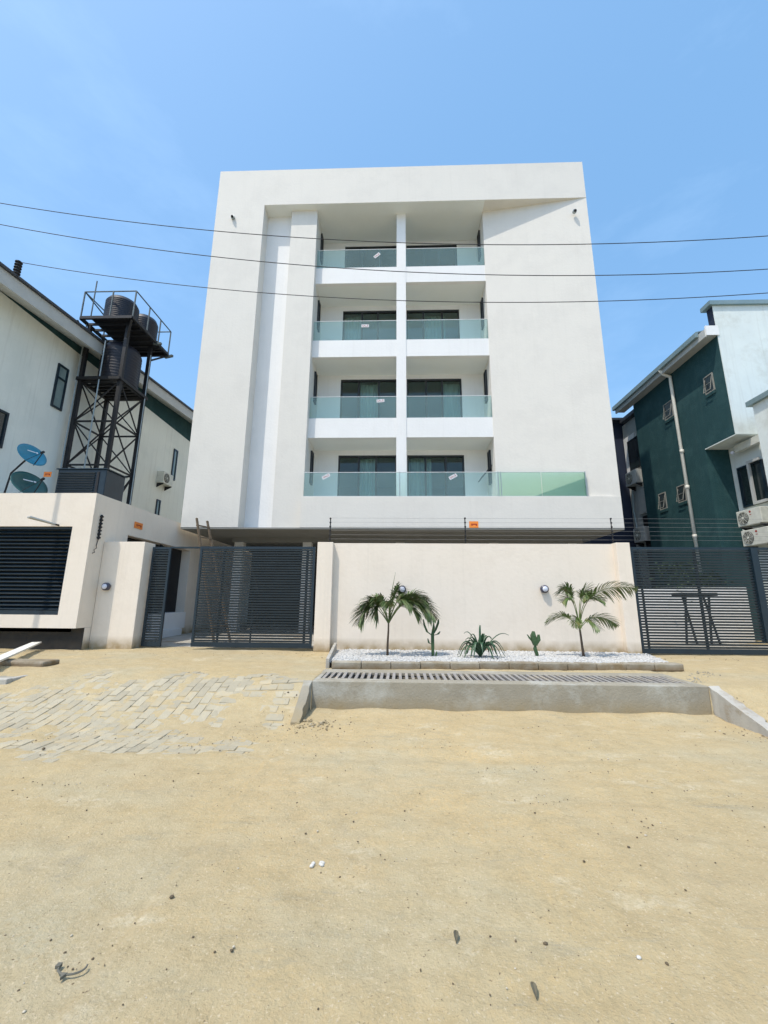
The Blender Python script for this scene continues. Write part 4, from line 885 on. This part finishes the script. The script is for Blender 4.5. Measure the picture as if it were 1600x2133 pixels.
for i, (c_, e_, L_, nl, st, dp) in enumerate(F): frond((c2, c2+V(*c_), c2+V(*e_)), L_*1.35, nl, 'leaf2', p2, start=st, seed=i+40, droop=dp, w=.036, roll=(-.7,.7,.85,-.8,.3,.5,-.5,.8,-.7,.7,-.6)[i])
# candelabra cactus
def limb(pts, r, parent, name='stem'):
    n = 8; pts = [Vector(p) for p in pts]; b = MB(); vs = []
    for i, p in enumerate(pts):
        rr = r*(.8 if i == 0 else (1.0 if i < len(pts)-1 else .45))
        for k in range(n):
            a = 2*math.pi*k/n; q = rr*(1.12 if k % 2 else .78); vs.append(p+Vector((q*math.cos(a), q*math.sin(a), 0)))
    b.add(vs, [(i*n+k, i*n+(k+1)%n, (i+1)*n+(k+1)%n, (i+1)*n+k) for i in range(len(pts)-1) for k in range(n)]+[tuple(range((len(pts)-1)*n, len(pts)*n))])
    return b.build(name, M['cactus'], parent)
k1 = empty('cactus', (.66, 8.12, -1.0), 'tall branching candelabra cactus under the right fronds of the left palm', 'cactus')
x, y = .655, 8.12
limb([(x,y,-1.02),(x,y,-.8),(x,y,-.6),(x+.01,y,-.52)], .036, k1)
limb([(x-.01,y,-.62),(x-.1,y,-.56),(x-.15,y,-.44),(x-.17,y,-.33)], .024, k1, 'branch')
limb([(x+.01,y,-.60),(x+.06,y+.02,-.52),(x+.11,y+.02,-.40),(x+.12,y+.02,-.33)], .026, k1, 'branch')
limb([(x,y,-.56),(x+.02,y-.04,-.48),(x+.02,y-.05,-.40)], .028, k1, 'branch')
limb([(x+.02,y,-.62),(x+.10,y,-.60),(x+.14,y,-.55)], .028, k1, 'branch')
limb([(x-.02,y,-.78),(x-.07,y,-.76),(x-.09,y,-.68)], .022, k1, 'branch')
limb([(x+.04,y-.05,-1.0),(x+.06,y-.05,-.95),(x+.07,y-.05,-.90)], .02, k1, 'branch')
k2 = empty('cactus', (2.60, 8.3, -1.0), 'small club-shaped cactus left of the right palm', 'cactus')
x, y = 2.61, 8.3
limb([(x+.03,y,-1.02),(x+.01,y,-.93),(x-.01,y,-.86),(x,y,-.78)], .036, k2)
limb([(x,y,-.80),(x-.02,y,-.72),(x-.03,y,-.62),(x-.02,y,-.54)], .055, k2, 'branch')
limb([(x+.01,y,-.78),(x+.06,y,-.70),(x+.075,y,-.60)], .045, k2, 'branch')
limb([(x-.02,y,-.76),(x-.09,y,-.68),(x-.14,y,-.60)], .022, k2, 'branch')
# agave
ag = empty('agave', (1.50, 7.95, -1.0), 'broad dark green agave rosette in the middle of the pebble bed', 'agave')
rnd = random.Random(5)
def blade(a, L, rise, drop, w):
    d = Vector((math.cos(a), math.sin(a)*.8, 0)); c = Vector((1.50,7.95,-1.0)); k = 9; b = MB(); vs = []
    sdv = Vector((-d.y, d.x, 0)).normalized()
    for j in range(k+1):
        t = j/k; r_ = L*(t*.95+.02*math.sin(t*3)); z = rise*math.sin(min(t*1.9,1.57+ (t-.6)*.8))*1.0-drop*max(0,t-.35)**2*2.2
        p = c+d*r_+Vector((0,0,max(z, .01)+.02)); ww = w*(.65+.9*t-1.5*t*t) if j < k else .001
        vs += [p-sdv*ww+Vector((0,0,.35*ww)), p-Vector((0,0,.15*ww)), p+sdv*ww+Vector((0,0,.35*ww))]
    b.add(vs, [(j*3+e, j*3+e+1, j*3+e+4, j*3+e+3) for j in range(k) for e in (0,1)])
    o = b.build('leaf', M['agave'], ag, smooth=True); s_ = o.modifiers.new('t','SOLIDIFY'); s_.thickness = .008
for k in range(20): blade(k*2*math.pi/20+rnd.uniform(-.15,.15), rnd.uniform(.40,.50), rnd.uniform(.26,.36), rnd.uniform(.25,.42), rnd.uniform(.036,.048))
for k in range(8): blade(k*2*math.pi/8+rnd.uniform(-.2,.2), rnd.uniform(.18,.30), rnd.uniform(.34,.44), .05, rnd.uniform(.034,.042))
for a, L, ri_ in ((.15,.58,.42),(1.25,.12,.56),(2.6,.32,.44)): blade(a, L, ri_, .02, .026)
# dark shrubs behind the right gate
def shrub(x, y, z, r, h, n_, lab):
    r_ = empty('shrub', (x,y,z), lab, 'shrub', 'dark shrubs behind the right yard wall'); b = MB(); rd = random.Random(int(x*10))
    for i in range(n_):
        v = Vector((rd.gauss(0,.45)*r, rd.gauss(0,.4)*r, h*(.15+.85*rd.random()**.7))); c = Vector((x,y,z))+v
        a = Vector((rd.uniform(-1,1), rd.uniform(-1,1), rd.uniform(-.4,1))).normalized(); s_ = a.cross(Vector((rd.random(),rd.random(),rd.random()))).normalized(); L = rd.uniform(.08,.16)
        b.add([c-a*L*.5, c+s_*L*.22, c+a*L*.5, c-s_*L*.22], [(0,1,2,3)])
    b.build('foliage', M['shrub'], r_); MB().tube([(x,y,z),(x+.05,y,z+h*.7)], [.04,.015], 6).build('trunk', M['trunk'], r_)
shrub(8.6, 13.3, G, .8, 2.3, 1100, 'dark leafy shrub behind the right yard wall, near the downpipe')
shrub(9.5, 13.4, G, .6, 2.0, 800, 'dark leafy shrub behind the right yard wall, near the air conditioners')

# ------------------------------------------------------------------ overhead cables
def cable(pts, r, lab):
    P = [Vector(p) for p in pts]; n = 48; out = []
    A_ = np.array([[p.x**2, p.x, 1] for p in P]); cz = np.linalg.lstsq(A_, np.array([p.z for p in P]), rcond=None)[0]; cy = np.polyfit([p.x for p in P], [p.y for p in P], 1)
    x0, x1 = P[0].x, P[-1].x
    for i in range(n+1):
        x = x0+(x1-x0)*i/n; out.append((x, float(np.polyval(cy, x)), float(np.polyval(cz, x))))
    o = MB().tube(out, r, 6).build('overhead_cable', M['wire'], base=out[0]); tag(o, lab, 'cable', 'overhead cables crossing in front of the white building'); return o
def ext(pts, ex=4):
    A_ = np.polyfit([p[0] for p in pts], [p[2] for p in pts], 2); a = pts[0][0]-ex; b_ = pts[-1][0]+ex; y = pts[0][1]
    return [(a,y,float(np.polyval(A_,a)))]+list(pts)+[(b_,y,float(np.polyval(A_,b_)))]
cable(ext([(-9.723,8,9.437),(-4.394,8,8.497),(.01,8,8.052),(4.333,8,7.893),(8.242,8,8.026)]), .0085, 'highest of the three overhead cables in front of the building')
cable(ext([(-9.589,8,8.799),(-4.327,8,7.802),(.064,8,7.252),(4.36,8,7.073),(8.085,8,7.166)]), .0085, 'middle of the three overhead cables in front of the building')
pts = [(-10.15,9.1,8.82),(-4.72,8.9,7.703),(2.31,8.72,6.998),(4.72,8.62,6.86),(8.36,8.4,6.85),(12,8.2,7.15)]
cable(pts, .0085, 'lowest of the three overhead cables, leading to the black insulator on the left roof')
b = MB(); b.tube([(-10.16,9.13,8.36),(-10.16,9.13,8.84)], .05, 10)
for k in range(5): b.lathe([(.05,-.03),(.085,-.01),(.085,.01),(.05,.03)], (-10.16,9.13,8.46+k*.085), 12)
tag(b.build('roof_insulator', M['blacksteel'], base=(-10.16,9.13,8.42)), 'black ribbed cable insulator standing on the roof edge of the left house', 'insulator')

# ------------------------------------------------------------------ far left street corner: neighbour's drain, slab and plank
nd = empty('neighbour_drain', (-6.5, 6.4, -1.42), 'open grey concrete drain end at the left edge below the gatehouse', 'drain')
bevel(MB().box(-9.5,-5.36,5.87,5.97,-1.6,-1.085).box(-5.44,-5.36,5.97,6.7,-1.6,-1.09).build('channel_wall', M['concl'], nd), .015)
MB().box(-9.5,-5.45,5.97,6.7,-1.5,-1.10).build('channel_fill', M['conc'], nd)
sb = MB().box(-7.3,-5.62,6.75,7.1,-1.15,-.985).build('concrete_slab', M['kerb'], base=(-6.3,7,-1.05)); bevel(sb, .03); tag(sb, 'rough concrete slab edge beside the white plank at the left edge', 'slab')
pk = MB().bar((-6.0,6.25,-.93),(-7.5,8.75,-.90),.16,.03).build('white_plank', M['whiteboard'], base=(-6.7,7.4,-.95)); tag(pk, 'long white plank lying across the open drain at the left edge', 'plank')
